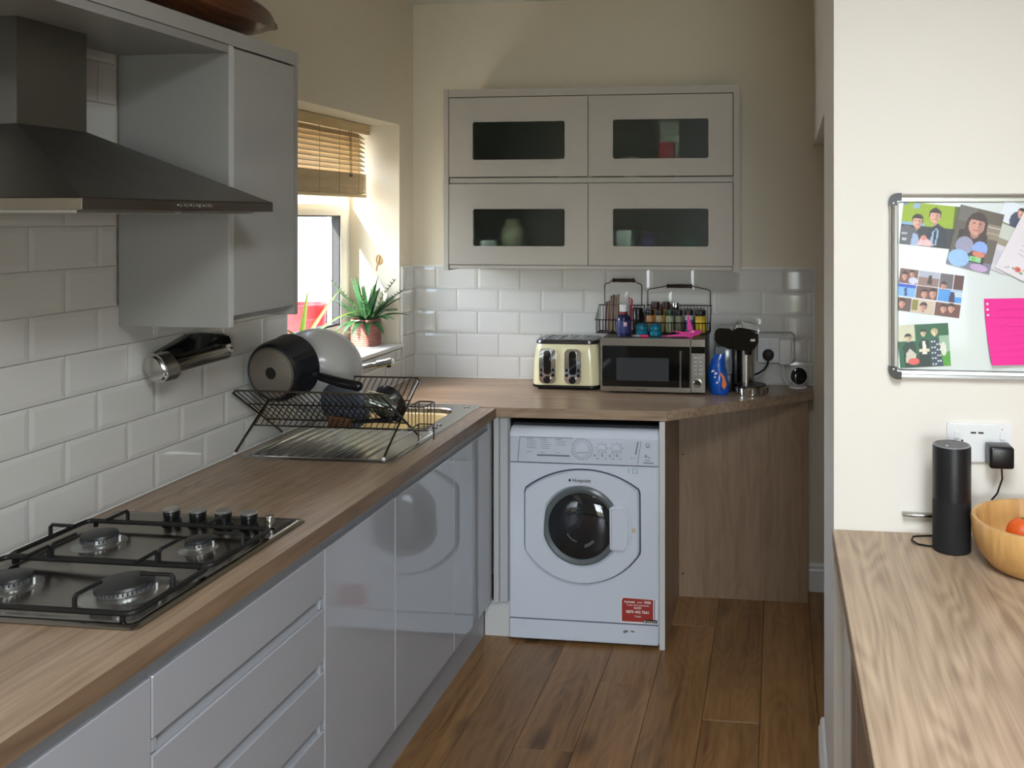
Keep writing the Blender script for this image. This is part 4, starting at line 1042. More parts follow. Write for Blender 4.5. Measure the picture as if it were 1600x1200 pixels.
# things in the yard seen through the window
k = B(); lathe(k, [(0.10, 0), (0.12, 0.01), (0.14, 0.40), (0.15, 0.415), (0.13, 0.415), (0.11, 0.03), (0, 0.03)], (-1.25, 1.215, 0.7005), seg=30)
tag(obj('red_tub', k, mat('red_plastic', S(214, 40, 48), 0.4), None, True), 'red plastic tub outside the window', 'tub')
yb_ = thing('yard_bench', 'pale bench outside the window carrying the red tub', 'bench', (-1.25, 1.1, -0.13))
obj('bench_top', bx(-1.50, -1.00, 0.60, 1.33, 0.64, 0.70), mat('bench_wood', S(190, 180, 160), 0.8, noise=0.3), yb_)
for xx in (-1.48, -1.07):
    for yy in (0.62, 1.25): obj('leg', bx(xx, xx + 0.05, yy, yy + 0.05, -0.13, 0.64), MATS['bench_wood'], yb_)
k = B(); box(k, -1.24, -1.16, 1.385, 1.465, -0.13, 2.5)
tag(obj('fence_post', k, mat('post_grey', S(120, 126, 138), 0.8, noise=0.2)), 'tall grey post outside the window', 'post')

# ------------------------------------------------------------------ toaster
to = thing('toaster', 'cream four-slot toaster with two chrome control panels on the back worktop', 'toaster', (0.789, -0.155, H))
TX0, TX1, TY0, TY1 = 0.640, 0.940, -0.250, -0.060
k = B()
def trr(i, z, r): return [(a, b, z) for a, b in rrect(TX0 + i, TX1 - i, TY0 + i * 0.5, TY1 - i * 0.5, r, 6)]
ring_loft(k, [trr(0.000, H + 0.022, 0.045), trr(0.001, H + 0.05, 0.045), trr(0.004, H + 0.12, 0.045), trr(0.010, H + 0.180, 0.045), trr(0.017, H + 0.197, 0.04)])
obj('body', k, cream, to, True)
k = B(); ring_loft(k, [trr(0.003, H + 0.010, 0.045), trr(-0.002, H + 0.012, 0.045), trr(-0.002, H + 0.0215, 0.045)])
obj('base', k, black_p, to, True)
for fx in (TX0 + 0.035, TX1 - 0.035):
    for fy in (TY0 + 0.03, TY1 - 0.03): obj('foot', lathe(B(), [(0.012, 0.0005), (0.013, 0.0105)], (fx, fy, H), seg=12), black_p, to)
k = B(); ring_loft(k, [trr(0.014, H + 0.1975, 0.04), trr(0.012, H + 0.202, 0.04), trr(0.018, H + 0.212, 0.036), trr(0.030, H + 0.215, 0.030)])
top = obj('top', k, mat('toaster_top', S(92, 92, 94), 0.22, 0.9), to, True)
for i in range(4):
    cx_ = TX0 + 0.066 + i * 0.056
    obj('slot', bx(cx_ - 0.014, cx_ + 0.014, TY0 + 0.035, TY1 - 0.035, H + 0.2152, H + 0.2162, 0.0003, 1), black_p, top)
    k = B(); frame_prism(k, rrect(cx_ - 0.018, cx_ + 0.018, TY0 + 0.030, TY1 - 0.030, 0.004, 2), rrect(cx_ - 0.014, cx_ + 0.014, TY0 + 0.035, TY1 - 0.035, 0.003, 2), XY, H + 0.2151, H + 0.2168)
    obj('slot_trim', k, chrome, top)
for cx_ in (0.7145, 0.826):
    k = B(); o_ = rrect(cx_ - 0.039, cx_ + 0.039, H + 0.028, H + 0.178, 0.020, 4)
    o_ = [(cx_ + (a - cx_) * (0.86 + 0.14 * math.sin(PI * min(1, max(0, (b - H - 0.028) / 0.15)) * 0.85 + 0.25)), b) for a, b in o_]
    prism(k, o_, XZ, TY0 - 0.004, TY0 + 0.012)
    cpn_ = obj('control_panel', k, chrome, to, True)
    k = B(); prism(k, rrect(cx_ - 0.016, cx_ + 0.016, H + 0.068, H + 0.170, 0.014, 4), XZ, TY0 - 0.006, TY0 - 0.004); obj('lever_slot', k, black_g, cpn_, True)
    k = B(); prism(k, rrect(cx_ - 0.013, cx_ + 0.013, H + 0.128, H + 0.142, 0.004, 3), XZ, TY0 - 0.020, TY0 - 0.006); obj('lever', k, black_p, cpn_, True)
    k = B(); lathe(k, [(0.016, 0.0), (0.016, 0.008), (0.013, 0.011), (0, 0.011)], (cx_, TY0 - 0.004, H + 0.046), (0, -1, 0), 20); obj('browning_dial', k, black_p, cpn_, True)
    for dx in (-0.026, 0.026):
        for dz in (0.066, 0.088):
            k = B(); lathe(k, [(0.0075, 0.0), (0.0075, 0.004), (0.005, 0.006), (0, 0.006)], (cx_ + dx, TY0 - 0.004, H + dz), (0, -1, 0), 12); obj('button', k, black_p, cpn_, True)

# ------------------------------------------------------------------ microwave
mw = thing('microwave', 'silver microwave with a dark glass door between toaster and blue bag', 'microwave', (1.176, -0.155, H))
MX0, MX1, MY0, MY1, MZ0, MZ1 = 0.953, 1.399, -0.285, -0.022, H + 0.010, 1.144
k = B(); box(k, MX0 + 0.003, MX1 - 0.002, MY0 + 0.018, MY1, MZ0, MZ1, 0.006, 2); obj('body', k, mat('microwave_grey', S(128, 126, 122), 0.35, 0.8), mw, True)
k = B(); frame_prism(k, rrect(MX0, 1.336, MZ0, MZ1, 0.006, 3), rrect(MX0 + 0.008, 1.334, MZ0 + 0.020, MZ1 - 0.032, 0.003, 3), XZ, MY0, MY0 + 0.017)
md = obj('door', k, steel, mw)
obj('door_glass', bx(MX0 + 0.008, 1.334, MY0 + 0.002, MY0 + 0.016, MZ0 + 0.020, MZ1 - 0.032), black_g, md)
obj('mesh_window', bx(1.022, 1.245, MY0 + 0.0005, MY0 + 0.0019, 0.965, 1.062), mat('mesh_grey', S(52, 54, 56), 0.25), md)
k = B(); box(k, 1.2915, 1.300, MY0 - 0.020, MY0 - 0.010, 0.940, 1.096, 0.003, 2)
for z in (0.950, 1.082): box(k, 1.293, 1.2985, MY0 - 0.011, MY0 + 0.002, z, z + 0.008)
obj('handle', k, chrome, md)
k = B(); box(k, 1.338, MX1, MY0, MY0 + 0.017, MZ0, MZ1, 0.002, 1); cpn_ = obj('control_panel', k, steel, mw)
obj('display', bx(1.340, 1.397, MY0 - 0.001, MY0, 1.085, 1.113), black_g, cpn_)
for i in range(5):
    for cx_ in (1.358, 1.379): obj('button', bx(cx_ - 0.008, cx_ + 0.008, MY0 - 0.0015, MY0, 0.995 + i * 0.0165, 1.005 + i * 0.0165, 0.0005, 1), mat('button_grey', S(160, 157, 152), 0.4, 0.5), cpn_)
k = B(); lathe(k, [(0.0165, 0.0), (0.0165, 0.012), (0.014, 0.015), (0, 0.015)], (1.366, MY0, 0.960), (0, -1, 0), 24); obj('dial', k, chrome, cpn_, True)
obj('maker_print', bx(1.110, 1.150, MY0 - 0.0004, MY0 + 0.0004, 0.9265, 0.9305), mat('print_dark', S(70, 70, 70), 0.5), md)
for fx in (MX0 + 0.04, MX1 - 0.04):
    for fy in (MY0 + 0.05, MY1 - 0.04): obj('foot', lathe(B(), [(0.012, 0.0005), (0.013, 0.0098)], (fx, fy, H), seg=12), black_p, mw)

# ------------------------------------------------------------------ wire baskets and what they hold
bk_m = mat('basket_wire', S(38, 30, 26), 0.45, 0.6)
MT = MZ1
def basket(label, x0, x1, y0, y1, zf_, zb_, hx0, hx1, hz, gx0, gx1):
    t = thing('wire_basket', label, 'basket', ((x0 + x1) / 2, (y0 + y1) / 2, MT))
    zb0 = MT + 0.004
    k = B(); tube(k, [(x0, y0, zf_), (x1, y0, zf_), (x1, y1, zb_), (x0, y1, zb_)], 0.0024, 6, closed=True); obj('rim', k, bk_m, t, True)
    k = B()
    tube(k, [(x0 + 0.004, y0 + 0.004, zb0), (x1 - 0.004, y0 + 0.004, zb0), (x1 - 0.004, y1, zb0), (x0 + 0.004, y1, zb0)], 0.0024, 6, closed=True)
    n = int((x1 - x0) / 0.0145)
    for i in range(n + 1):
        xx = x0 + 0.004 + (x1 - x0 - 0.008) * i / n
        tube(k, [(xx, y0, zf_), (xx, y0 + 0.004, zb0), (xx, y1, zb0), (xx, y1, zb_)], 0.0013, 5)
    m_ = int((y1 - y0) / 0.016)
    for i in range(1, m_):
        yy = y0 + (y1 - y0) * i / m_; zz = zf_ + (zb_ - zf_) * i / m_
        tube(k, [(x0, yy, zz), (x0 + 0.004, yy, zb0), (x1 - 0.004, yy, zb0), (x1, yy, zz)], 0.0013, 5)
    obj('wires', k, bk_m, t, True)
    k = B(); tube(k, [(hx0, y1, zb_), (hx0, y1, hz - 0.022), (hx0 + 0.006, y1, hz - 0.014), (hx0 + 0.02, y1, hz - 0.012), (gx0, y1, hz), (gx1, y1, hz), (hx1 - 0.02, y1, hz - 0.012), (hx1 - 0.006, y1, hz - 0.016), (hx1, y1, hz - 0.024), (hx1, y1, zb_)], 0.0022, 6)
    hd_ = obj('handle', k, bk_m, t, True)
    k = B(); lathe(k, [(0.004, 0), (0.0095, 0.001), (0.0095, 0.008), (0.0075, 0.010), (0.0085, (gx1 - gx0) / 2), (0.0075, gx1 - gx0 - 0.010), (0.0095, gx1 - gx0 - 0.008), (0.0095, gx1 - gx0 - 0.001), (0.004, gx1 - gx0)], (gx0, y1, hz), (1, 0, 0), 14)
    obj('grip', k, mat('dark_wood_grip', S(42, 22, 18), 0.4), hd_, True)
    return t
basket('left wire basket on the microwave holding wooden sticks, with a tall handle', 0.905, 1.112, -0.160, -0.075, 1.205, 1.262, 0.930, 1.098, 1.372, 0.966, 1.066)
basket('right wire basket on the microwave filled with spice jars, with a wide arched handle', 1.118, 1.408, -0.150, -0.055, 1.195, 1.262, 1.122, 1.403, 1.347, 1.208, 1.322)
FB = MT + 0.0065
rn = random.Random(5)
stick_m = wood('stick_wood', S(90, 64, 46), S(132, 100, 76), S(166, 132, 104), 'Z', 1.0, 0.6)
stick_d = mat('stick_dark', S(86, 56, 44), 0.6, noise=0.3)
pos = ['leftmost', 'second from left', 'third from left', 'fourth from left', 'fifth from left', 'sixth from left', 'rightmost']
for i in range(7):
    xx = 0.942 + i * 0.0105; k = B(); hgt = [0.128, 0.132, 0.155, 0.160, 0.157, 0.162, 0.120][i]
    tube(k, [(xx, -0.118 + 0.006 * (i % 2), FB), (xx + 0.001, -0.108, FB + hgt * 0.6), (xx + 0.002, -0.098, FB + hgt)], [0.0040, 0.0042, 0.0046], 8)
    tag(obj('wooden_stick', k, stick_d if i % 3 == 0 else stick_m, None, True), '%s of the wooden sticks standing in the left wire basket' % pos[i], 'stick', 'wooden sticks in the left wire basket')
k = B(); box(k, 1.022, 1.050, -0.115, -0.095, FB, FB + 0.118, 0.003, 1)
tag(obj('foil_packet', k, mat('packet_grey', S(150, 136, 138), 0.4)), 'pale grey packet beside the sticks in the left basket', 'packet')
k = B(); tube(k, [(1.052, -0.105, FB), (1.056, -0.102, FB + 0.10), (1.058, -0.100, FB + 0.138)], 0.0042, 8)
hk = [(1.058, -0.100, FB + 0.138), (1.044, -0.100, FB + 0.148), (1.048, -0.100, FB + 0.122)]
tube(k, hk, 0.0032, 6)
tag(obj('red_straw', k, mat('red_stick', S(176, 30, 44), 0.5), None, True), 'bent red straw sticking up from the left wire basket', 'straw')
k = B(); lathe(k, [(0.022, 0), (0.023, 0.004), (0.023, 0.10), (0.020, 0.104), (0, 0.104)], (1.085, -0.105, FB), seg=20)
tag(obj('dark_jar', k, black_p, None, True), 'black jar at the back right of the left wire basket', 'jar')
k = B()
for i in range(4): box(k, 0.990 + i * 0.0095, 0.998 + i * 0.0095, -0.148, -0.128, FB, FB + 0.022, 0.001, 1)
tag(obj('lime_packet', k, mat('lime_plastic', S(190, 214, 60), 0.4)), 'small lime-green packet at the front of the left basket', 'packet')
lidm = mat('jar_lid_black', S(26, 26, 28), 0.4)
def spice(cx_, cy_, z, h, r, body_m, label, lid=lidm, tag_m=None):
    t = thing('spice_jar', label, 'jar', (cx_, cy_, z), 0, 'spice jars in the right wire basket')
    k = B(); lathe(k, [(r * 0.94, 0), (r, 0.003), (r, h * 0.70), (r * 0.85, h * 0.76), (0, h * 0.76)], (cx_, cy_, z), seg=18); obj('jar_body', k, body_m, t, True)
    k = B(); lathe(k, [(r * 0.93, h * 0.765), (r * 0.96, h * 0.78), (r * 0.96, h * 0.98), (r * 0.9, h), (0, h)], (cx_, cy_, z), seg=18); obj('lid', k, lid, t, True)
    if tag_m:
        k = B(); lathe(k, [(r * 1.01, h * 0.15), (r * 1.015, h * 0.16), (r * 1.015, h * 0.55), (r * 1.01, h * 0.56)], (cx_, cy_, z), seg=18, capped=False); obj('paper_label', k, tag_m, t, True)
C_ = lambda n_, *c: mat(n_, S(*c), 0.35, noise=0.3, nscale=60)
paper = mat('paper_label', S(214, 206, 176), 0.6)
for i, (cx_, bm_, lab, tg) in enumerate(((1.142, C_('spice_orange', 186, 130, 84), 'orange-brown spice jar at the left of the right wire basket', None), (1.184, C_('spice_tan', 176, 160, 120), 'tan spice jar, second from left in the right wire basket', None),
    (1.228, C_('spice_sage', 160, 166, 130), 'sage-green spice jar in the middle of the right wire basket', None), (1.269, C_('spice_olive', 128, 128, 98), 'olive spice jar right of the sage-green one', None))):
    spice(cx_, -0.122, FB, 0.098, 0.0185, bm_, lab, lidm if i != 2 else mat('jar_lid_green', S(30, 70, 48), 0.4), tg)
spice(1.314, -0.122, FB, 0.100, 0.0195, C_('spice_white', 196, 200, 196), 'pale spice jar with a blue label behind the pink paper bird', lidm, mat('blue_label', S(60, 96, 140), 0.5))
spice(1.364, -0.120, FB, 0.098, 0.0245, C_('spice_yellow', 206, 172, 40), 'yellow-labelled spice jar at the right end of the right wire basket', lidm, mat('yellow_label', S(220, 184, 40), 0.5))
for i, cx_ in enumerate((1.160, 1.206)):
    spice(cx_, -0.077, FB, 0.128, 0.0205, C_('spice_amber', 176, 112, 46), 'amber jar with a dark lid standing %s in the back row of the right basket' % ['left', 'right'][i], mat('jar_lid_brown', S(60, 30, 24), 0.4), mat('amber_label', S(200, 140, 60), 0.5))
spice(1.250, -0.077, FB, 0.126, 0.0185, C_('spice_grey', 120, 120, 116), 'jar with a chrome lid at the back of the right wire basket', chrome)
# medicine bottle
mb = thing('medicine_bottle', 'dark blue medicine bottle with a white cap in front of the baskets', 'bottle', (1.040, -0.215, MT))
k = B(); lathe(k, [(0.028, 0), (0.030, 0.004), (0.030, 0.070), (0.026, 0.084), (0.016, 0.094), (0.016, 0.104), (0, 0.104)], (1.040, -0.215, MT + 0.0005), seg=24); obj('bottle_body', k, mat('bottle_navy', S(34, 38, 74), 0.15, coat=0.4), mb, True)
k = B(); lathe(k, [(0.0175, 0.092), (0.0175, 0.103), (0.016, 0.104)], (1.040, -0.215, MT + 0.0005), seg=20, capped=False); obj('neck_band', k, mat('band_red', S(126, 26, 34), 0.4), mb, True)
k = B(); lathe(k, [(0.017, 0.1045), (0.0175, 0.106), (0.0175, 0.132), (0.015, 0.135), (0, 0.135)], (1.040, -0.215, MT + 0.0005), seg=20); obj('cap', k, white_p, mb, True)
k = B(); lathe(k, [(0.0304, 0.012), (0.0306, 0.013), (0.0306, 0.066), (0.0304, 0.067)], (1.040, -0.215, MT + 0.0005), seg=24, capped=False); obj('paper_label', k, mat('label_indigo', S(52, 58, 110), 0.4), mb, True)
k = B(); box(k, 1.046, 1.060, -0.2452, -0.2440, MT + 0.045, MT + 0.062); obj('label_patch', k, mat('label_pink', S(214, 176, 190), 0.5), mb)
for i, cx_ in enumerate((1.118, 1.178)):
    t = thing('teal_jar', '%s squat teal jar in front of the spice basket' % ['left', 'right'][i], 'jar', (cx_, -0.205, MT), 0, 'squat teal jars on the microwave')
    k = B(); lathe(k, [(0.022, 0), (0.027, 0.005), (0.028, 0.020), (0.024, 0.025), (0.028, 0.030), (0.028, 0.042), (0.022, 0.047), (0, 0.047)], (cx_, -0.205, MT + 0.0005), seg=22); obj('jar_body', k, mat('teal_plastic', S(14, 110, 134), 0.25, coat=0.3), t, True)
    k = B(); lathe(k, [(0.021, 0.0475), (0.021, 0.053), (0.018, 0.055), (0, 0.055)], (cx_, -0.205, MT + 0.0005), seg=22); obj('lid', k, mat('teal_dark', S(10, 84, 108), 0.3), t, True)
pn = thing('marker_pen', 'pink and grey marker pen lying on the microwave in front of the teal jars', 'pen', (1.12, -0.255, MT))
k = B(); lathe(k, [(0.002, 0), (0.0055, 0.004), (0.0055, 0.030), (0.0045, 0.034), (0, 0.034)], (1.120, -0.255, MT + 0.0065), (1, 0.03, 0), 12); obj('pen_barrel', k, mat('neon_pink', S(236, 44, 110), 0.4), pn, True)
k = B(); lathe(k, [(0.0015, 0), (0.0045, 0.012), (0.0048, 0.034)], (1.086, -0.256, MT + 0.0065), (1, 0.03, 0), 12); obj('pen_tip', k, mat('pen_grey', S(150, 148, 146), 0.4), pn, True)
# folded paper bird
pb = thing('paper_bird', 'folded magenta paper bird lying on the microwave in front of the spice jars', 'paper bird', (1.32, -0.225, MT))
pink = mat('magenta_paper', S(222, 66, 150), 0.7)
def tri(bm, *p):
    n_ = (Vector(p[1]) - Vector(p[0])).cross(Vector(p[2]) - Vector(p[0])).normalized() * 0.0005
    a_ = [bm.verts.new(Vector(q) + n_) for q in p]; b2 = [bm.verts.new(Vector(q) - n_) for q in p]
    bm.faces.new(a_); bm.faces.new(b2[::-1]); m = len(p)
    for i in range(m): bm.faces.new((a_[i], b2[i], b2[(i + 1) % m], a_[(i + 1) % m]))
z_ = MT + 0.002
k = B(); tri(k, (1.345, -0.225, z_ + 0.022), (1.318, -0.222, z_ + 0.105), (1.333, -0.226, z_ + 0.020)); tri(k, (1.318, -0.222, z_ + 0.105), (1.333, -0.226, z_ + 0.020), (1.315, -0.215, z_ + 0.03)); obj('wing', k, pink, pb)
k = B(); tri(k, (1.310, -0.245, z_ + 0.018), (1.205, -0.255, z_ + 0.004), (1.330, -0.250, z_ + 0.003)); tri(k, (1.320, -0.24, z_ + 0.022), (1.245, -0.235, z_ + 0.026), (1.330, -0.245, z_ + 0.008)); obj('tail', k, pink, pb)
k = B(); tri(k, (1.305, -0.246, z_ + 0.018), (1.342, -0.232, z_ + 0.030), (1.372, -0.238, z_ + 0.012), (1.325, -0.258, z_ + 0.001)); tri(k, (1.342, -0.232, z_ + 0.030), (1.372, -0.238, z_ + 0.012), (1.375, -0.225, z_ + 0.026)); obj('bird_body', k, pink, pb)
k = B(); tri(k, (1.36, -0.236, z_ + 0.018), (1.382, -0.232, z_ + 0.020), (1.372, -0.240, z_ + 0.036)); obj('bird_head', k, pink, pb)
k = B(); tri(k, (1.330, -0.2585, z_ + 0.0), (1.342, -0.262, z_ + 0.0), (1.350, -0.245, z_ + 0.018)); obj('lower_wing', k, pink, pb)
k = B(); tri(k, (1.328, -0.2485, z_ + 0.024), (1.348, -0.2465, z_ + 0.028), (1.347, -0.2475, z_ + 0.022)); obj('white_fold', k, white_p, pb)

# ------------------------------------------------------------------ blue bag
bg = thing('blue_bag', 'shiny bright blue snack bag standing between microwave and coffee machine', 'bag', (1.452, -0.245, H))
k = B(); rings = []
for i, (w_, d_, z, ox) in enumerate(((0.034, 0.022, 0.001, 0.004), (0.039, 0.027, 0.012, 0.003), (0.039, 0.028, 0.05, 0.0), (0.038, 0.024, 0.085, -0.003), (0.034, 0.019, 0.115, -0.006), (0.029, 0.014, 0.138, -0.004), (0.025, 0.009, 0.152, 0.0), (0.024, 0.004, 0.168, 0.003))):
    rings.append([(1.452 + ox + w_ * math.cos(2 * PI * j / 16) * (1 + 0.08 * math.sin(3 * j + i)), -0.245 + d_ * math.sin(2 * PI * j / 16) * (1 + 0.15 * math.sin(5 * j + 2 * i)), H + z) for j in range(16)])
ring_loft(k, rings); obj('bag_body', k, mat('blue_foil', S(10, 84, 186), 0.22, coat=0.3), bg, True)
k = B()
prism(k, [(1.466, 0.950), (1.478, 0.935), (1.488, 0.955), (1.478, 0.985), (1.466, 1.005), (1.458, 1.000), (1.470, 0.98)], XZ, -0.276, -0.264); obj('print', k, mat('print_orange', S(224, 120, 60), 0.4), bg)
k = B()
for (a, b, s_) in ((1.430, 1.010, 0.007), (1.442, 1.000, 0.007), (1.438, 0.985, 0.005), (1.448, 0.962, 0.006)): prism(k, [(a - s_, b - s_ * .6), (a + s_, b - s_ * .2), (a + s_ * .4, b + s_), (a - s_ * .6, b + s_ * .6)], XZ, -0.276, -0.266)
obj('print', k, wt_m, bg)

# ------------------------------------------------------------------ coffee machine
cm = thing('coffee_machine', 'black and chrome pod coffee machine at the right end of the back worktop', 'coffee machine', (1.54, -0.17, H))
k = B(); prism(k, [(1.432, 1.165), (1.440, 1.180), (1.452, 1.184), (1.507, 1.182), (1.507, 1.090), (1.470, 1.105), (1.432, 1.125)], XZ, -0.215, -0.075)
bmesh.ops.bevel(k, geom=[e for e in k.edges if abs(e.verts[0].co.y - e.verts[1].co.y) > 0.05], offset=0.006, segments=2, affect='EDGES')
obj('tank_lid', k, black_g, cm, True)
obj('water_tank', bx(1.434, 1.507, -0.210, -0.080, 0.985, 1.104, 0.006, 2), mat('smoky_tank', S(112, 120, 128), 0.15, coat=0.4), cm, True)
obj('tank_base', bx(1.436, 1.507, -0.205, -0.085, H + 0.0005, 0.985, 0.006, 2), black_p, cm, True)
k = B(); prism(k, [(1.510, 1.178), (1.525, 1.190), (1.545, 1.192), (1.600, 1.182), (1.619, 1.172), (1.619, 1.125), (1.610, 1.118), (1.600, 1.112), (1.600, 1.098), (1.525, 1.096), (1.510, 1.105)], XZ, -0.270, -0.085)
bmesh.ops.bevel(k, geom=list(k.edges), offset=0.005, segments=2, affect='EDGES')
hd_ = obj('brew_head', k, black_g, cm, True)
k = B(); box(k, 1.585, 1.606, -0.272, -0.270, 1.137, 1.147, 0.002, 1); obj('maker_badge', k, steel, hd_)
k = B(); prism(k, [(1.520, 1.1905), (1.545, 1.1935), (1.602, 1.1840), (1.616, 1.1750), (1.616, 1.1800), (1.602, 1.1890), (1.545, 1.1975), (1.520, 1.1945)], XZ, -0.262, -0.10); obj('top_trim', k, steel_d, hd_)
k = B(); lathe(k, [(0.006, 0), (0.006, 0.006), (0.001, 0.007)], (1.530, -0.235, 1.1955), seg=12); lathe(k, [(0.006, 0), (0.006, 0.006), (0.001, 0.007)], (1.545, -0.235, 1.1970), seg=12); obj('button', k, chrome, hd_, True)
k = B(); lathe(k, [(0.036, 0.0), (0.036, 0.150), (0.030, 0.152)], (1.563, -0.160, 0.946), seg=30); obj('column', k, mat('column_chrome', S(200, 196, 188), 0.22, 1.0), cm, True)
obj('spine', bx(1.510, 1.530, -0.20, -0.09, H + 0.0005, 1.100, 0.005, 2), black_p, cm, True)
k = B(); lathe(k, [(0.014, 0), (0.018, 0.022), (0.018, 0.024)], (1.575, -0.225, 1.075), seg=18); obj('nozzle', k, black_p, cm, True)
k = B(); lathe(k, [(0.064, 0.0005), (0.068, 0.003), (0.068, 0.030), (0.062, 0.036)], (1.590, -0.215, H), seg=40); tr_ = obj('drip_tray', k, mat('tray_chrome', S(196, 192, 182), 0.12, 1.0), cm, True)
k = B()
for i in range(24):
    a = 2 * PI * i / 24; tube(k, [(1.590 + 0.0685 * math.cos(a), -0.215 + 0.0685 * math.sin(a), H + 0.006), (1.590 + 0.0685 * math.cos(a), -0.215 + 0.0685 * math.sin(a), H + 0.028)], 0.0022, 6)
obj('tray_fluting', k, steel_d, tr_, True)
k = B(); lathe(k, [(0.060, 0.0362), (0.060, 0.039), (0, 0.0395)], (1.590, -0.215, H), seg=36); obj('tray_grid', k, black_p, tr_, True)
obj('tray_link', bx(1.512, 1.56, -0.20, -0.10, H + 0.0005, 0.950, 0.004, 2), black_p, cm, True)

# ------------------------------------------------------------------ socket by the coffee machine
so = thing('wall_socket', 'grey-framed double wall socket on the tiles behind the coffee machine', 'socket', (1.69, -0.012, 1.065))
k = B(); prism(k, rrect(1.612, 1.764, 1.010, 1.120, 0.006, 3), XZ, -0.022, -0.0095); fp = obj('face_plate', k, white_p, so)
k = B(); frame_prism(k, rrect(1.606, 1.776, 1.004, 1.146, 0.022, 4), rrect(1.612, 1.770, 1.010, 1.140, 0.018, 4), XZ, -0.020, -0.0095); obj('surround', k, mat('socket_grey', S(150, 152, 148), 0.4), so)
for cx_ in (1.634, 1.668): obj('switch', bx(cx_ - 0.006, cx_ + 0.006, -0.026, -0.022, 1.090, 1.108, 0.001, 1), white_p, fp)
pg = thing('black_plug', 'round black mains plug in the socket with a cable to the coffee machine', 'plug', (1.657, -0.03, 1.045))
k = B(); lathe(k, [(0.024, 0.0), (0.026, 0.004), (0.025, 0.022), (0.020, 0.030), (0, 0.032)], (1.657, -0.0225, 1.046), (0, -1, -0.1), 22); obj('plug_body', k, black_p, pg, True)
k = B(); tube(k, [(1.658, -0.045, 1.026), (1.654, -0.052, 1.005), (1.640, -0.060, 0.985), (1.615, -0.075, 0.970), (1.585, -0.090, 0.962)], 0.0042, 8); obj('cable', k, black_p, pg, True)
k = B(); box(k, 1.706, 1.758, -0.062, -0.0225, 1.008, 1.118, 0.006, 2)
ad = thing('white_adaptor', 'tall white plug-in adaptor in the right half of the socket', 'adaptor', (1.732, -0.04, 1.008))
obj('adaptor_body', k, white_p, ad, True)
k = B(); tube(k, [(1.722, -0.045, 1.008), (1.718, -0.050, 0.985), (1.722, -0.055, 0.955), (1.735, -0.060, 0.930), (1.748, -0.065, 0.918)], 0.0026, 8); obj('cable', k, white_p, ad, True)
cmn = thing('small_camera', 'small round white camera with a dark face at the end of the worktop', 'camera', (1.79, -0.075, H))
k = B(); lathe(k, [(0.038, 0.0005), (0.040, 0.003), (0.038, 0.008), (0.014, 0.011), (0, 0.011)], (1.787, -0.072, H), seg=28); obj('stand', k, white_p, cmn, True)
CA = Vector((0.10, -1.0, 0.12))
k = B(); lathe(k, [(0.020, 0.0), (0.034, 0.006), (0.040, 0.018), (0.041, 0.032), (0.038, 0.036)], (1.786, -0.052, H + 0.050), CA, 28); obj('shell', k, white_p, cmn, True)
k = B(); lathe(k, [(0.0365, 0.0362), (0.036, 0.0385), (0.031, 0.0405), (0, 0.0410)], (1.786, -0.052, H + 0.050), CA, 28); obj('lens_face', k, black_g, cmn, True)
k = B(); tube(k, [(1.786, -0.060, H + 0.006), (1.786, -0.058, H + 0.03)], 0.007, 10); obj('neck', k, white_p, cmn, True)

# ------------------------------------------------------------------ right-hand worktop and cabinets
tag(obj('side_worktop', bx(1.826, 2.47, -3.10, -1.8015, WT0, H, 0.002, 1), oak_pale), 'pale oak-effect worktop in the right foreground under the whiteboard', 'worktop')
def side_unit(label, y0, y1):
    t = thing('side_cabinet', label, 'cabinet', (2.15, (y0 + y1) / 2, 0))
    b_ = B(); box(b_, 1.872, 2.45, y0 + 0.0005, y0 + 0.018, 0.10, WT0 - 0.0005); box(b_, 1.872, 2.45, y1 - 0.018, y1 - 0.0005, 0.10, WT0 - 0.0005); box(b_, 1.872, 2.45, y0 + 0.018, y1 - 0.018, 0.10, 0.118); box(b_, 2.44, 2.45, y0 + 0.018, y1 - 0.018, 0.118, WT0 - 0.0005); box(b_, 1.875, 1.885, y0 + 0.018, y1 - 0.018, 0.80, WT0 - 0.0005)
    obj('carcass', b_, carc, t)
    obj('door', bx(1.850, 1.869, y0 + 0.0015, y1 - 0.0015, DB, DT, 0.002, 1), gloss, t)
    obj('kick_board', bx(1.895, 1.912, y0 + 0.001, y1 - 0.001, 0.0, 0.0995), plinth_m, t)
side_unit('grey gloss cabinet nearest the whiteboard wall under the right worktop', -2.166, -1.835)
side_unit('grey gloss cabinet at the bottom right picture edge under the right worktop', -2.766, -2.167)
tag(obj('filler_strip', bx(1.852, 1.872, -1.834, -1.802, 0.0, WT0 - 0.0005), pale_edge), 'pale filler strip between the right cabinets and the wall pier', 'strip')

# smart speaker, sockets, plug, rail, cables
ec = thing('smart_speaker', 'tall black cylindrical smart speaker on the right worktop', 'speaker', (2.083, -1.897, H))
k = B(); lathe(k, [(0.038, 0.0005), (0.0415, 0.003), (0.0415, 0.115)], (2.083, -1.897, H), seg=40); obj('speaker_grille', k, black_soft, ec, True)
k = B(); lathe(k, [(0.0415, 0.1152), (0.0415, 0.230), (0.0405, 0.2335)], (2.083, -1.897, H), seg=40); obj('speaker_body', k, mat('speaker_black', S(22, 22, 24), 0.42), ec, True)
k = B(); lathe(k, [(0.0405, 0.2336), (0.0395, 0.235), (0.0365, 0.235)], (2.083, -1.897, H), seg=40, capped=False); obj('light_ring', k, mat('ring_pale', S(120, 122, 126), 0.3), ec, True)
k = B(); lathe(k, [(0.0365, 0.2336), (0.0365, 0.2346), (0, 0.2348)], (2.083, -1.897, H), seg=36); obj('speaker_top', k, black_p, ec, True)
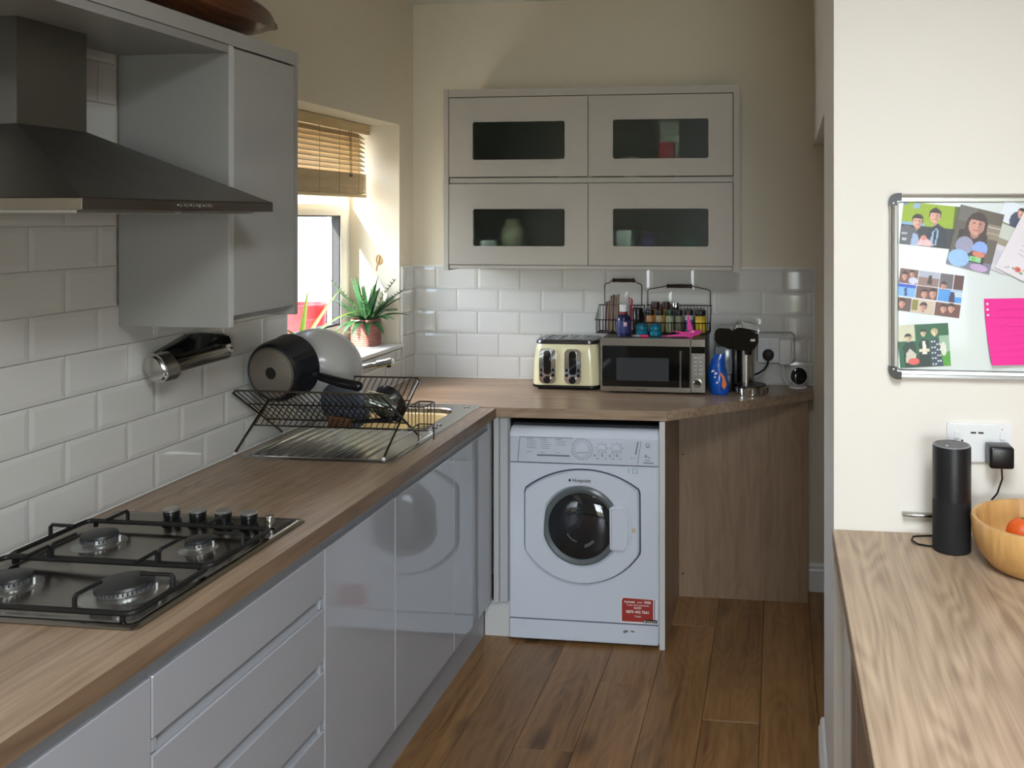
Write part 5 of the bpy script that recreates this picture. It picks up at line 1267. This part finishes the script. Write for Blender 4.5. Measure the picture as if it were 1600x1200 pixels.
k = B(); lathe(k, [(0.003, 0.2349), (0.003, 0.2356), (0, 0.2357)], (2.070, -1.912, H), seg=10); obj('button', k, white_p, ec, True)
k = B(); pts = [(2.10, -1.852, 1.008 - 0.085), (2.06, -1.850, H + 0.004), (2.03, -1.856, H + 0.006), (2.008, -1.868, H + 0.010), (2.000, -1.880, H + 0.014), (2.006, -1.894, H + 0.006), (2.03, -1.905, H + 0.004), (2.05, -1.905, H + 0.004)]
pts = [(2.205, -1.838, 1.080), (2.206, -1.840, 1.055), (2.196, -1.836, 1.020), (2.170, -1.832, 0.985), (2.140, -1.830, 0.960), (2.110, -1.830, 0.935), (2.07, -1.832, H + 0.006), (2.03, -1.838, H + 0.006), (2.006, -1.850, H + 0.008), (2.000, -1.868, H + 0.006), (2.012, -1.886, H + 0.004), (2.036, -1.894, H + 0.004), (2.052, -1.895, H + 0.005)]
tag(obj('speaker_cable', tube(k, pts, 0.0022, 8), black_p, None, True), 'thin black cable looping from the black square plug to the smart speaker', 'cable')
s2 = thing('usb_socket', 'white double wall socket with two USB ports above the right worktop', 'socket', (2.163, -1.802, 1.08))
k = B(); prism(k, rrect(2.090, 2.236, 1.082, 1.172, 0.006, 3), XZ, -1.8095, -1.8005)
bmesh.ops.bevel(k, geom=[e for e in k.edges if max(v.co.y for v in e.verts) < -1.809], offset=0.002, segments=2, affect='EDGES')
fp = obj('face_plate', k, white_p, s2)
for cx_ in (2.111, 2.213): obj('switch', bx(cx_ - 0.0055, cx_ + 0.0055, -1.8125, -1.8095, 1.136, 1.154, 0.001, 1), white_p, fp)
for cx_ in (2.149, 2.166): obj('usb_port', bx(cx_ - 0.006, cx_ + 0.006, -1.8100, -1.8094, 1.149, 1.153), black_p, fp)
obj('pin_hole', bx(2.121, 2.126, -1.8100, -1.8094, 1.127, 1.134), black_p, fp)
for cx_ in (2.106, 2.134): obj('pin_hole', bx(cx_ - 0.003, cx_ + 0.003, -1.8100, -1.8094, 1.108, 1.1115), black_p, fp)
k = B(); frame_prism(k, [(2.106 + 0.0035 * math.cos(a * PI / 6), 1.130 + 0.0035 * math.sin(a * PI / 6)) for a in range(12)], [(2.106 + 0.0024 * math.cos(a * PI / 6), 1.130 + 0.0024 * math.sin(a * PI / 6)) for a in range(12)], XZ, -1.8100, -1.8094); obj('print', k, grey_line, fp)
k = B(); box(k, 2.212, 2.215, -1.8100, -1.8094, 1.159, 1.161); obj('red_mark', k, mat('red_mark', S(180, 60, 60), 0.5), fp)
ap = thing('power_adapter', 'chunky black square plug feeding the smart speaker cable', 'plug', (2.203, -1.83, 1.08))
k = B(); box(k, 2.174, 2.228, -1.862, -1.8098, 1.082, 1.132, 0.006, 3); obj('adapter_body', k, black_p, ap, True)
k = B(); box(k, 1.988, 2.085, -1.818, -1.8005, 0.951, 0.959, 0.0025, 2)
tag(obj('steel_rail', k, steel, None, True), 'short steel rail on the wall, left of and behind the smart speaker', 'rail')

# bamboo bowl of oranges
BCX, BCY = 2.243, -1.978
k = B(); lathe(k, [(0.0, 0.0005), (0.080, 0.0005), (0.098, 0.006), (0.118, 0.030), (0.130, 0.060), (0.134, 0.098), (0.132, 0.103), (0.124, 0.103), (0.121, 0.095), (0.117, 0.060), (0.104, 0.032), (0.08, 0.014), (0.0, 0.012)], (BCX, BCY, H), seg=56, capped=False)
tag(obj('wooden_bowl', k, wood('bamboo', S(182, 134, 76), S(206, 160, 98), S(220, 178, 118), 'Z', 1.0, 0.35, streak=10), None, True), 'honey-coloured bamboo bowl of oranges on the right worktop', 'bowl')
om = mat('orange_peel', S(226, 96, 30), 0.42, bump=0.35, bscale=260)
def orange(c, r, label):
    t = thing('orange', label, 'orange', (c[0], c[1], c[2] - r), 0, 'oranges in the bamboo bowl')
    k = B(); ellipsoid(k, c, r, r, r * 0.92, 22, 14); obj('fruit', k, om, t, True)
    k = B(); lathe(k, [(0.004, 0), (0.003, 0.002), (0, 0.002)], (c[0], c[1], c[2] + r * 0.915), seg=8); obj('stem_scar', k, mat('stem_green', S(110, 110, 50), 0.7), t)
orange((2.222, -1.945, H + 0.060), 0.034, 'leftmost orange in the bamboo bowl, just showing over the rim')
orange((2.285, -1.930, H + 0.064), 0.034, 'orange at the back of the bamboo bowl')
orange((2.285, -2.005, H + 0.060), 0.034, 'orange at the right side of the bamboo bowl')

# ------------------------------------------------------------------ whiteboard and what is pinned on it
wbd = thing('whiteboard', 'aluminium-framed magnetic whiteboard on the right wall', 'whiteboard', (2.26, -1.802, 1.275))
QX0, QX1, QZ0, QZ1 = 1.958, 2.560, 1.275, 1.707
obj('board_surface', bx(QX0 + 0.010, QX1 - 0.010, -1.809, -1.8015, QZ0 + 0.010, QZ1 - 0.010), mat('board_enamel', S(206, 212, 212), 0.18, coat=0.3), wbd)
k = B(); outer = rrect(QX0, QX1, QZ0, QZ1, 0.018, 4)
def fr(i, d): return [XZ(a, b, d) for a, b in rrect(QX0 + i, QX1 - i, QZ0 + i, QZ1 - i, max(0.004, 0.018 - i), 4)]
ring_loft(k, [fr(0.0, -1.8015), fr(0.0, -1.810), fr(0.003, -1.815), fr(0.009, -1.813), fr(0.011, -1.816), fr(0.018, -1.815), fr(0.021, -1.8092)], False, False)
obj('frame', k, aluminium, wbd)
for cx_, cz, sx, sz in ((QX0, QZ1, 1, -1), (QX0, QZ0, 1, 1), (QX1, QZ1, -1, -1), (QX1, QZ0, -1, 1)):
    k = B(); po = []
    for i in range(7):
        a = PI / 2 * i / 6; po.append((cx_ + sx * (0.0185 - 0.0205 * math.cos(a)), cz + sz * (0.0185 - 0.0205 * math.sin(a))))
    po += [(cx_ + sx * 0.027, cz - sz * 0.002), (cx_ + sx * 0.027, cz + sz * 0.0165), (cx_ + sx * 0.0165, cz + sz * 0.0165), (cx_ + sx * 0.0165, cz + sz * 0.027), (cx_ - sx * 0.002, cz + sz * 0.027)]
    prism(k, po, XZ, -1.8195, -1.8018)
    co = obj('corner_cap', k, black_p, wbd)
    k = B(); lathe(k, [(0.002, 0), (0.002, 0.0008), (0, 0.001)], (cx_ + sx * 0.0085, -1.8195, cz + sz * 0.0215), (0, -1, 0), 10); obj('screw', k, steel, co)

pmat = bpy.data.materials.new('printed_photo'); pmat.use_nodes = True
nt = pmat.node_tree; at = nt.nodes.new('ShaderNodeVertexColor'); at.layer_name = 'print'
nt.links.new(at.outputs['Color'], nt.nodes['Principled BSDF'].inputs['Base Color']); nt.nodes['Principled BSDF'].inputs['Roughness'].default_value = 0.35
card_m = mat('photo_card', S(226, 226, 224), 0.45)
def hit_shape(s, u, v):
    if s[0] == 'r': return s[1] <= u <= s[3] and s[2] <= v <= s[4]
    if s[0] == 'e':
        c_, s_ = math.cos(s[6] if len(s) > 6 and isinstance(s[6], float) else 0), math.sin(s[6] if len(s) > 6 and isinstance(s[6], float) else 0)
        du, dv = u - s[1], v - s[2]; a, b = du * c_ + dv * s_, -du * s_ + dv * c_
        return (a / s[3]) ** 2 + (b / s[4]) ** 2 <= 1
    pts = s[1]; ins = False; n = len(pts)
    for i in range(n):
        (xa, ya), (xb, yb) = pts[i], pts[i - 1]
        if (ya > v) != (yb > v) and u < (xb - xa) * (v - ya) / (yb - ya) + xa: ins = not ins
    return ins
def photo(label, cx_, cz, w_, h_, deg, yoff, bg_, shapes, border=0.0, nx=72, cat='photo', name='photo_print', speck=0.0):
    """thin card on the board; the print is its own flat picture, u, v in 0..1"""
    t = bpy.data.objects.new(name, None); t.empty_display_size = 0.02
    t.location = (cx_, yoff, cz); t.rotation_euler = (0, math.radians(-deg), 0)
    link(t, None, Matrix.Translation((cx_, yoff, cz)) @ Matrix.Rotation(math.radians(-deg), 4, 'Y')); tag(t, label, cat)
    obj('card', bx(-w_ / 2, w_ / 2, -0.0004, 0.0004, -h_ / 2, h_ / 2), card_m, t, local=True)
    ny = max(8, int(nx * h_ / w_)); bm = B(); rn_ = random.Random(hash(label) % 1000 if False else len(label))
    pw, ph = w_ / 2 - border, h_ / 2 - border
    g = [[bm.verts.new((-pw + 2 * pw * i / nx, -0.0007, -ph + 2 * ph * j / ny)) for i in range(nx + 1)] for j in range(ny + 1)]
    for j in range(ny):
        for i in range(nx): bm.faces.new((g[j][i], g[j][i + 1], g[j + 1][i + 1], g[j + 1][i]))
    me = bpy.data.meshes.new('print'); bm.verts.index_update(); bm.to_mesh(me); bm.free()
    me.materials.append(pmat); ca = me.color_attributes.new('print', 'FLOAT_COLOR', 'POINT')
    for j in range(ny + 1):
        for i in range(nx + 1):
            u, v = i / nx, j / ny; c = S(*bg_)
            for s in shapes:
                if hit_shape(s, u, v): c = S(*s[-1])
            f = 1 + speck * (rn_.random() - 0.5)
            ca.data[j * (nx + 1) + i].color = (c[0] * f, c[1] * f, c[2] * f, 1)
    o = bpy.data.objects.new('print', me); link(o, t, WM[t.name].copy())
    return t
SKIN, SKIN2, HAIR, SUIT = (226, 172, 150), (200, 142, 122), (44, 28, 26), (34, 40, 54)
def face(u, v, r, hair=HAIR, skin=SKIN, long_=False, asp=1.0):
    """head of a printed figure; asp corrects for the print's proportions"""
    q = r / asp
    out = []
    if long_: out.append(('p', [(u - q * 1.05, v + r * 0.5), (u + q * 1.05, v + r * 0.5), (u + q * 1.25, v - r * 2.2), (u - q * 1.25, v - r * 2.2)], hair))
    sh_ = tuple(int(c * 0.84) for c in skin)
    out += [('e', u, v - r * 1.0, q * 0.42, r * 0.5, sh_), ('e', u, v + r * 0.30, q * 0.98, r * 1.0, hair), ('e', u, v - r * 0.12, q * 0.80, r * 1.0, skin), ('e', u + q * 0.42, v - r * 0.15, q * 0.30, r * 0.75, sh_),
            ('e', u - q * 0.30, v + r * 0.10, q * 0.15, r * 0.07, (110, 70, 62)), ('e', u + q * 0.30, v + r * 0.10, q * 0.15, r * 0.07, (110, 70, 62)), ('e', u, v - r * 0.62, q * 0.30, r * 0.08, (190, 100, 96)), ('p', [(u - q * 0.75, v + r * 0.45), (u + q * 0.75, v + r * 0.45), (u + q * 0.5, v + r * 1.1), (u - q * 0.5, v + r * 1.1)], hair)]
    return out
# couple with a baby against a green wall
photo('photo of a couple with a baby against a lime-green wall', 2.060, 1.632, 0.150, 0.100, -6, -1.8102, (150, 176, 24),
      [('r', 0.78, 0, 1, 1, (84, 96, 40)), ('r', 0.0, 0.46, 0.35, 0.53, (140, 178, 220)), ('r', 0.0, 0.0, 1.0, 0.46, (48, 48, 54)), ('r', 0.16, 0.86, 0.26, 0.99, (150, 180, 214)), ('r', 0.0, 0.92, 0.08, 1.0, (110, 140, 170)),
       ('p', [(0.0, 0.0), (0.0, 0.42), (0.12, 0.46), (0.25, 0.36), (0.30, 0.0)], (92, 92, 100)), ('r', 0.03, 0.10, 0.10, 0.16, (190, 190, 196)), ('r', 0.02, 0.24, 0.10, 0.29, (190, 190, 196)), ('p', [(0.17, 0.0), (0.19, 0.28), (0.27, 0.26), (0.30, 0.0)], (160, 180, 214)),
       ('p', [(0.40, 0.0), (0.42, 0.40), (0.55, 0.56), (0.66, 0.46), (0.74, 0.0)], SUIT), ('p', [(0.46, 0.05), (0.48, 0.36), (0.54, 0.46), (0.58, 0.40), (0.56, 0.05)], (150, 176, 206)), ('p', [(0.505, 0.08), (0.515, 0.40), (0.545, 0.40), (0.54, 0.08)], (28, 34, 66))] +
      face(0.245, 0.57, 0.135, asp=1.5) + face(0.50, 0.73, 0.145, asp=1.5) + [('p', [(0.26, 0.02), (0.32, 0.20), (0.46, 0.16), (0.52, 0.04), (0.44, 0.0)], (232, 190, 194)), ('e', 0.36, 0.20, 0.045, 0.06, (214, 140, 130))], speck=0.2)
# woman holding a baby in a blue blanket
photo('tilted portrait photo of a long-haired woman with a baby in pale blue', 2.152, 1.601, 0.100, 0.142, -14, -1.8122, (96, 86, 76),
      [('r', 0.62, 0.55, 1.0, 0.80, (140, 128, 112)), ('r', 0.0, 0.75, 0.40, 1.0, (110, 104, 96)), ('r', 0.66, 0.74, 1.0, 0.76, (196, 186, 176)), ('r', 0.66, 0.64, 1.0, 0.66, (180, 160, 140)), ('r', 0.0, 0.0, 1.0, 0.16, (120, 118, 140)), ('p', [(0.10, 0.12), (0.10, 0.60), (0.30, 0.64), (0.75, 0.6), (0.82, 0.12)], (44, 38, 42))] +
      face(0.46, 0.74, 0.155, (66, 44, 42), (206, 150, 136), True, asp=0.70) + [('e', 0.30, 0.36, 0.20, 0.15, (150, 150, 178)), ('e', 0.24, 0.14, 0.24, 0.14, (150, 190, 236)), ('e', 0.66, 0.36, 0.17, 0.13, (140, 170, 232)), ('r', 0.52, 0.24, 0.80, 0.32, (190, 80, 70)), ('e', 0.66, 0.27, 0.13, 0.05, (214, 130, 104)), ('r', 0.48, 0.14, 0.74, 0.22, (140, 206, 150)), ('r', 0.52, 0.16, 0.62, 0.20, (104, 190, 60)), ('e', 0.74, 0.06, 0.2, 0.06, (190, 160, 200))], speck=0.2)
photo('small photo of a figure in a dark coat at the top right', 2.238, 1.652, 0.062, 0.066, -22, -1.8098, (222, 228, 236),
      [('r', 0, 0, 1, 0.22, (120, 110, 70)), ('e', 0.62, 0.45, 0.22, 0.30, (60, 70, 96))] + face(0.70, 0.74, 0.14), nx=36)
photo('small pale photo of a dark-haired figure below the coated figure', 2.229, 1.600, 0.058, 0.060, -22, -1.8106, (196, 200, 190),
      [('r', 0, 0, 1, 0.45, (150, 140, 120)), ('e', 0.80, 0.30, 0.16, 0.24, (90, 60, 56))] + face(0.80, 0.62, 0.15), nx=36)
photo('white backing card tucked behind the invitation beside the tilted portrait', 2.203, 1.558, 0.060, 0.060, -22, -1.8114, (206, 202, 210), [('e', 0.5, 0.5, 0.3, 0.3, (196, 190, 204))], nx=16, cat='card', name='white_card')
photo('dark strip of print poking out below the white invitation', 2.240, 1.527, 0.075, 0.016, -27, -1.8112, (40, 42, 54), [('e', 0.2, 0.5, 0.08, 0.3, (170, 170, 176)), ('e', 0.45, 0.4, 0.10, 0.3, (150, 150, 160)), ('e', 0.75, 0.5, 0.1, 0.3, (180, 180, 186))], nx=36, cat='print', name='print_strip')
inv = photo('tilted white invitation card with a pink rose in its corner', 2.2955, 1.588, 0.132, 0.182, -27, -1.8145, (222, 214, 220),
      [('e', 0.36, 0.10, 0.055, 0.036, (216, 110, 104)), ('e', 0.37, 0.10, 0.028, 0.018, (190, 70, 70)), ('e', 0.29, 0.09, 0.03, 0.012, (120, 150, 110)), ('e', 0.44, 0.075, 0.035, 0.014, (120, 150, 110)), ('e', 0.46, 0.12, 0.02, 0.014, (230, 170, 90)), ('e', 0.20, 0.075, 0.012, 0.02, (160, 160, 164)), ('e', 0.16, 0.06, 0.008, 0.015, (160, 160, 164))] +
      [('r', 0.24, 0.28 + i * 0.055, 0.42 + 0.05 * (i % 3), 0.287 + i * 0.055, (176, 172, 184)) for i in range(7)], nx=90, cat='card', name='invitation_card')
# collage
BLU, LB = (40, 84, 196), (120, 176, 236)
sh_c = [('r', 0.0, 0.66, 0.29, 1.0, (120, 84, 80)), ('r', 0.30, 0.66, 0.62, 1.0, (146, 116, 112)), ('r', 0.30, 0.86, 0.62, 1.0, (176, 178, 196)), ('r', 0.63, 0.66, 0.84, 1.0, (104, 96, 104)), ('r', 0.85, 0.62, 1.0, 1.0, (92, 56, 58)),
        ('r', 0.0, 0.34, 0.28, 0.64, LB), ('r', 0.0, 0.56, 0.28, 0.64, BLU), ('r', 0.29, 0.34, 0.62, 0.64, (110, 76, 72)), ('r', 0.63, 0.34, 1.0, 0.64, (72, 150, 224)), ('r', 0.82, 0.48, 1.0, 0.62, (190, 206, 220)),
        ('r', 0.0, 0.0, 0.23, 0.32, (96, 74, 66)), ('r', 0.24, 0.0, 0.60, 0.32, (206, 186, 166)), ('r', 0.61, 0.0, 1.0, 0.32, (110, 66, 62)), ('r', 0.24, 0.06, 0.34, 0.30, (140, 130, 50)), ('p', [(0.44, 0.70), (0.46, 0.92), (0.50, 0.92), (0.52, 0.70)], (70, 44, 40)), ('p', [(0.11, 0.36), (0.10, 0.54), (0.14, 0.56), (0.15, 0.36)], (50, 60, 110)), ('p', [(0.80, 0.34), (0.82, 0.60), (0.88, 0.60), (0.90, 0.34)], (56, 36, 76)), ('e', 0.22, 0.74, 0.07, 0.08, (206, 206, 226)),
        ('r', 0, 0.64, 1, 0.66, (226, 226, 230)), ('r', 0, 0.32, 0.62, 0.34, (226, 226, 230))]
for u, v, r in ((0.08, 0.84, 0.065), (0.19, 0.90, 0.05), (0.70, 0.72, 0.06), (0.42, 0.47, 0.07), (0.55, 0.50, 0.075), (0.09, 0.18, 0.07), (0.43, 0.16, 0.07), (0.74, 0.18, 0.065), (0.86, 0.22, 0.07)): sh_c += face(u, v, r * 1.25, (60, 38, 34), (212, 154, 134), asp=1.45)
photo('collage print of small blue and brown snapshots left of the pink sheet', 2.050, 1.475, 0.146, 0.099, -7, -1.8102, (224, 224, 228), sh_c, nx=96, speck=0.25)
# group in a garden
photo('greenish photo of three people standing in a garden, bottom left on the board', 2.037, 1.352, 0.116, 0.100, 4, -1.8102, (24, 96, 62),
      [('r', 0.0, 0.62, 0.34, 1.0, (206, 204, 176)), ('r', 0.34, 0.70, 1.0, 1.0, (26, 92, 58)), ('r', 0.74, 0.0, 1.0, 0.34, (78, 160, 44)), ('r', 0.80, 0.34, 1.0, 0.72, (150, 180, 150)), ('p', [(0.10, 0.0), (0.08, 0.5), (0.18, 0.62), (0.32, 0.58), (0.40, 0.0)], (22, 54, 44)), ('p', [(0.12, 0.12), (0.14, 0.34), (0.22, 0.44), (0.34, 0.30), (0.3, 0.1)], (206, 200, 184)), ('e', 0.28, 0.14, 0.11, 0.08, (226, 96, 90)),
       ('p', [(0.38, 0.0), (0.40, 0.56), (0.48, 0.66), (0.60, 0.60), (0.62, 0.0)], (26, 44, 42)), ('p', [(0.46, 0.30), (0.47, 0.60), (0.53, 0.60), (0.55, 0.30)], (232, 230, 216)), ('r', 0.40, 0.36, 0.60, 0.42, (226, 214, 190)), ('p', [(0.62, 0.0), (0.62, 0.60), (0.72, 0.68), (0.80, 0.58), (0.86, 0.0)], (46, 66, 84))] +
      [('e', 0.66 + 0.05 * (i % 4), 0.06 + 0.065 * (i // 2), 0.018, 0.022, (206, 212, 210)) for i in range(18)] + [('e', 0.88, 0.4, 0.06, 0.16, (222, 222, 206))] + face(0.20, 0.70, 0.075, (30, 34, 30), (216, 196, 160)) + face(0.50, 0.80, 0.065, (34, 34, 30), (220, 196, 160)) + face(0.72, 0.80, 0.07, (196, 176, 130), (228, 206, 170)), speck=0.3, nx=84)
# pink sheet
pk = thing('pink_sheet', 'bright pink punched sheet of paper with faint handwriting on the board', 'paper', (2.25, -1.811, 1.310))
k = B(); N_ = 10; fr_ = []; 
for i in range(N_ + 1):
    t_ = i / N_; z = 1.310 + 0.153 * t_; xl = 2.1725 + 0.016 * (1 - t_) ** 1.6; yb = -1.8115 - 0.010 * (1 - t_) ** 2
    fr_.append((xl, yb, z))
va = [(k.verts.new((x, y, z)), k.verts.new((2.325, -1.8115, z + 0.004)), k.verts.new((2.325, -1.8108, z + 0.004)), k.verts.new((x, y + 0.0007, z))) for x, y, z in fr_]
for a, b in zip(va, va[1:]):
    for q in range(4): k.faces.new((a[q], a[(q + 1) % 4], b[(q + 1) % 4], b[q]))
k.faces.new(va[0]); k.faces.new(va[-1])
obj('sheet', k, mat('neon_pink_paper', S(238, 44, 150), 0.6), pk)
for i in range(3): obj('punch_hole', bx(2.1770 + 0.0008 * i, 2.1815 + 0.0008 * i, -1.8134, -1.8130, 1.449 - 0.013 * i, 1.4535 - 0.013 * i), white_p, pk)
k = B(); rn = random.Random(4)
for r in range(5):
    xx = 2.205; zz = 1.440 - r * 0.020
    while xx < 2.30:
        l_ = rn.uniform(0.004, 0.012); tube(k, [(xx, -1.8134, zz), (xx + l_ * .5, -1.8134, zz + rn.uniform(-.003, .003)), (xx + l_, -1.8134, zz)], 0.0003, 4); xx += l_ + 0.005
obj('handwriting', k, mat('ink_pink', S(176, 30, 112), 0.6), pk)
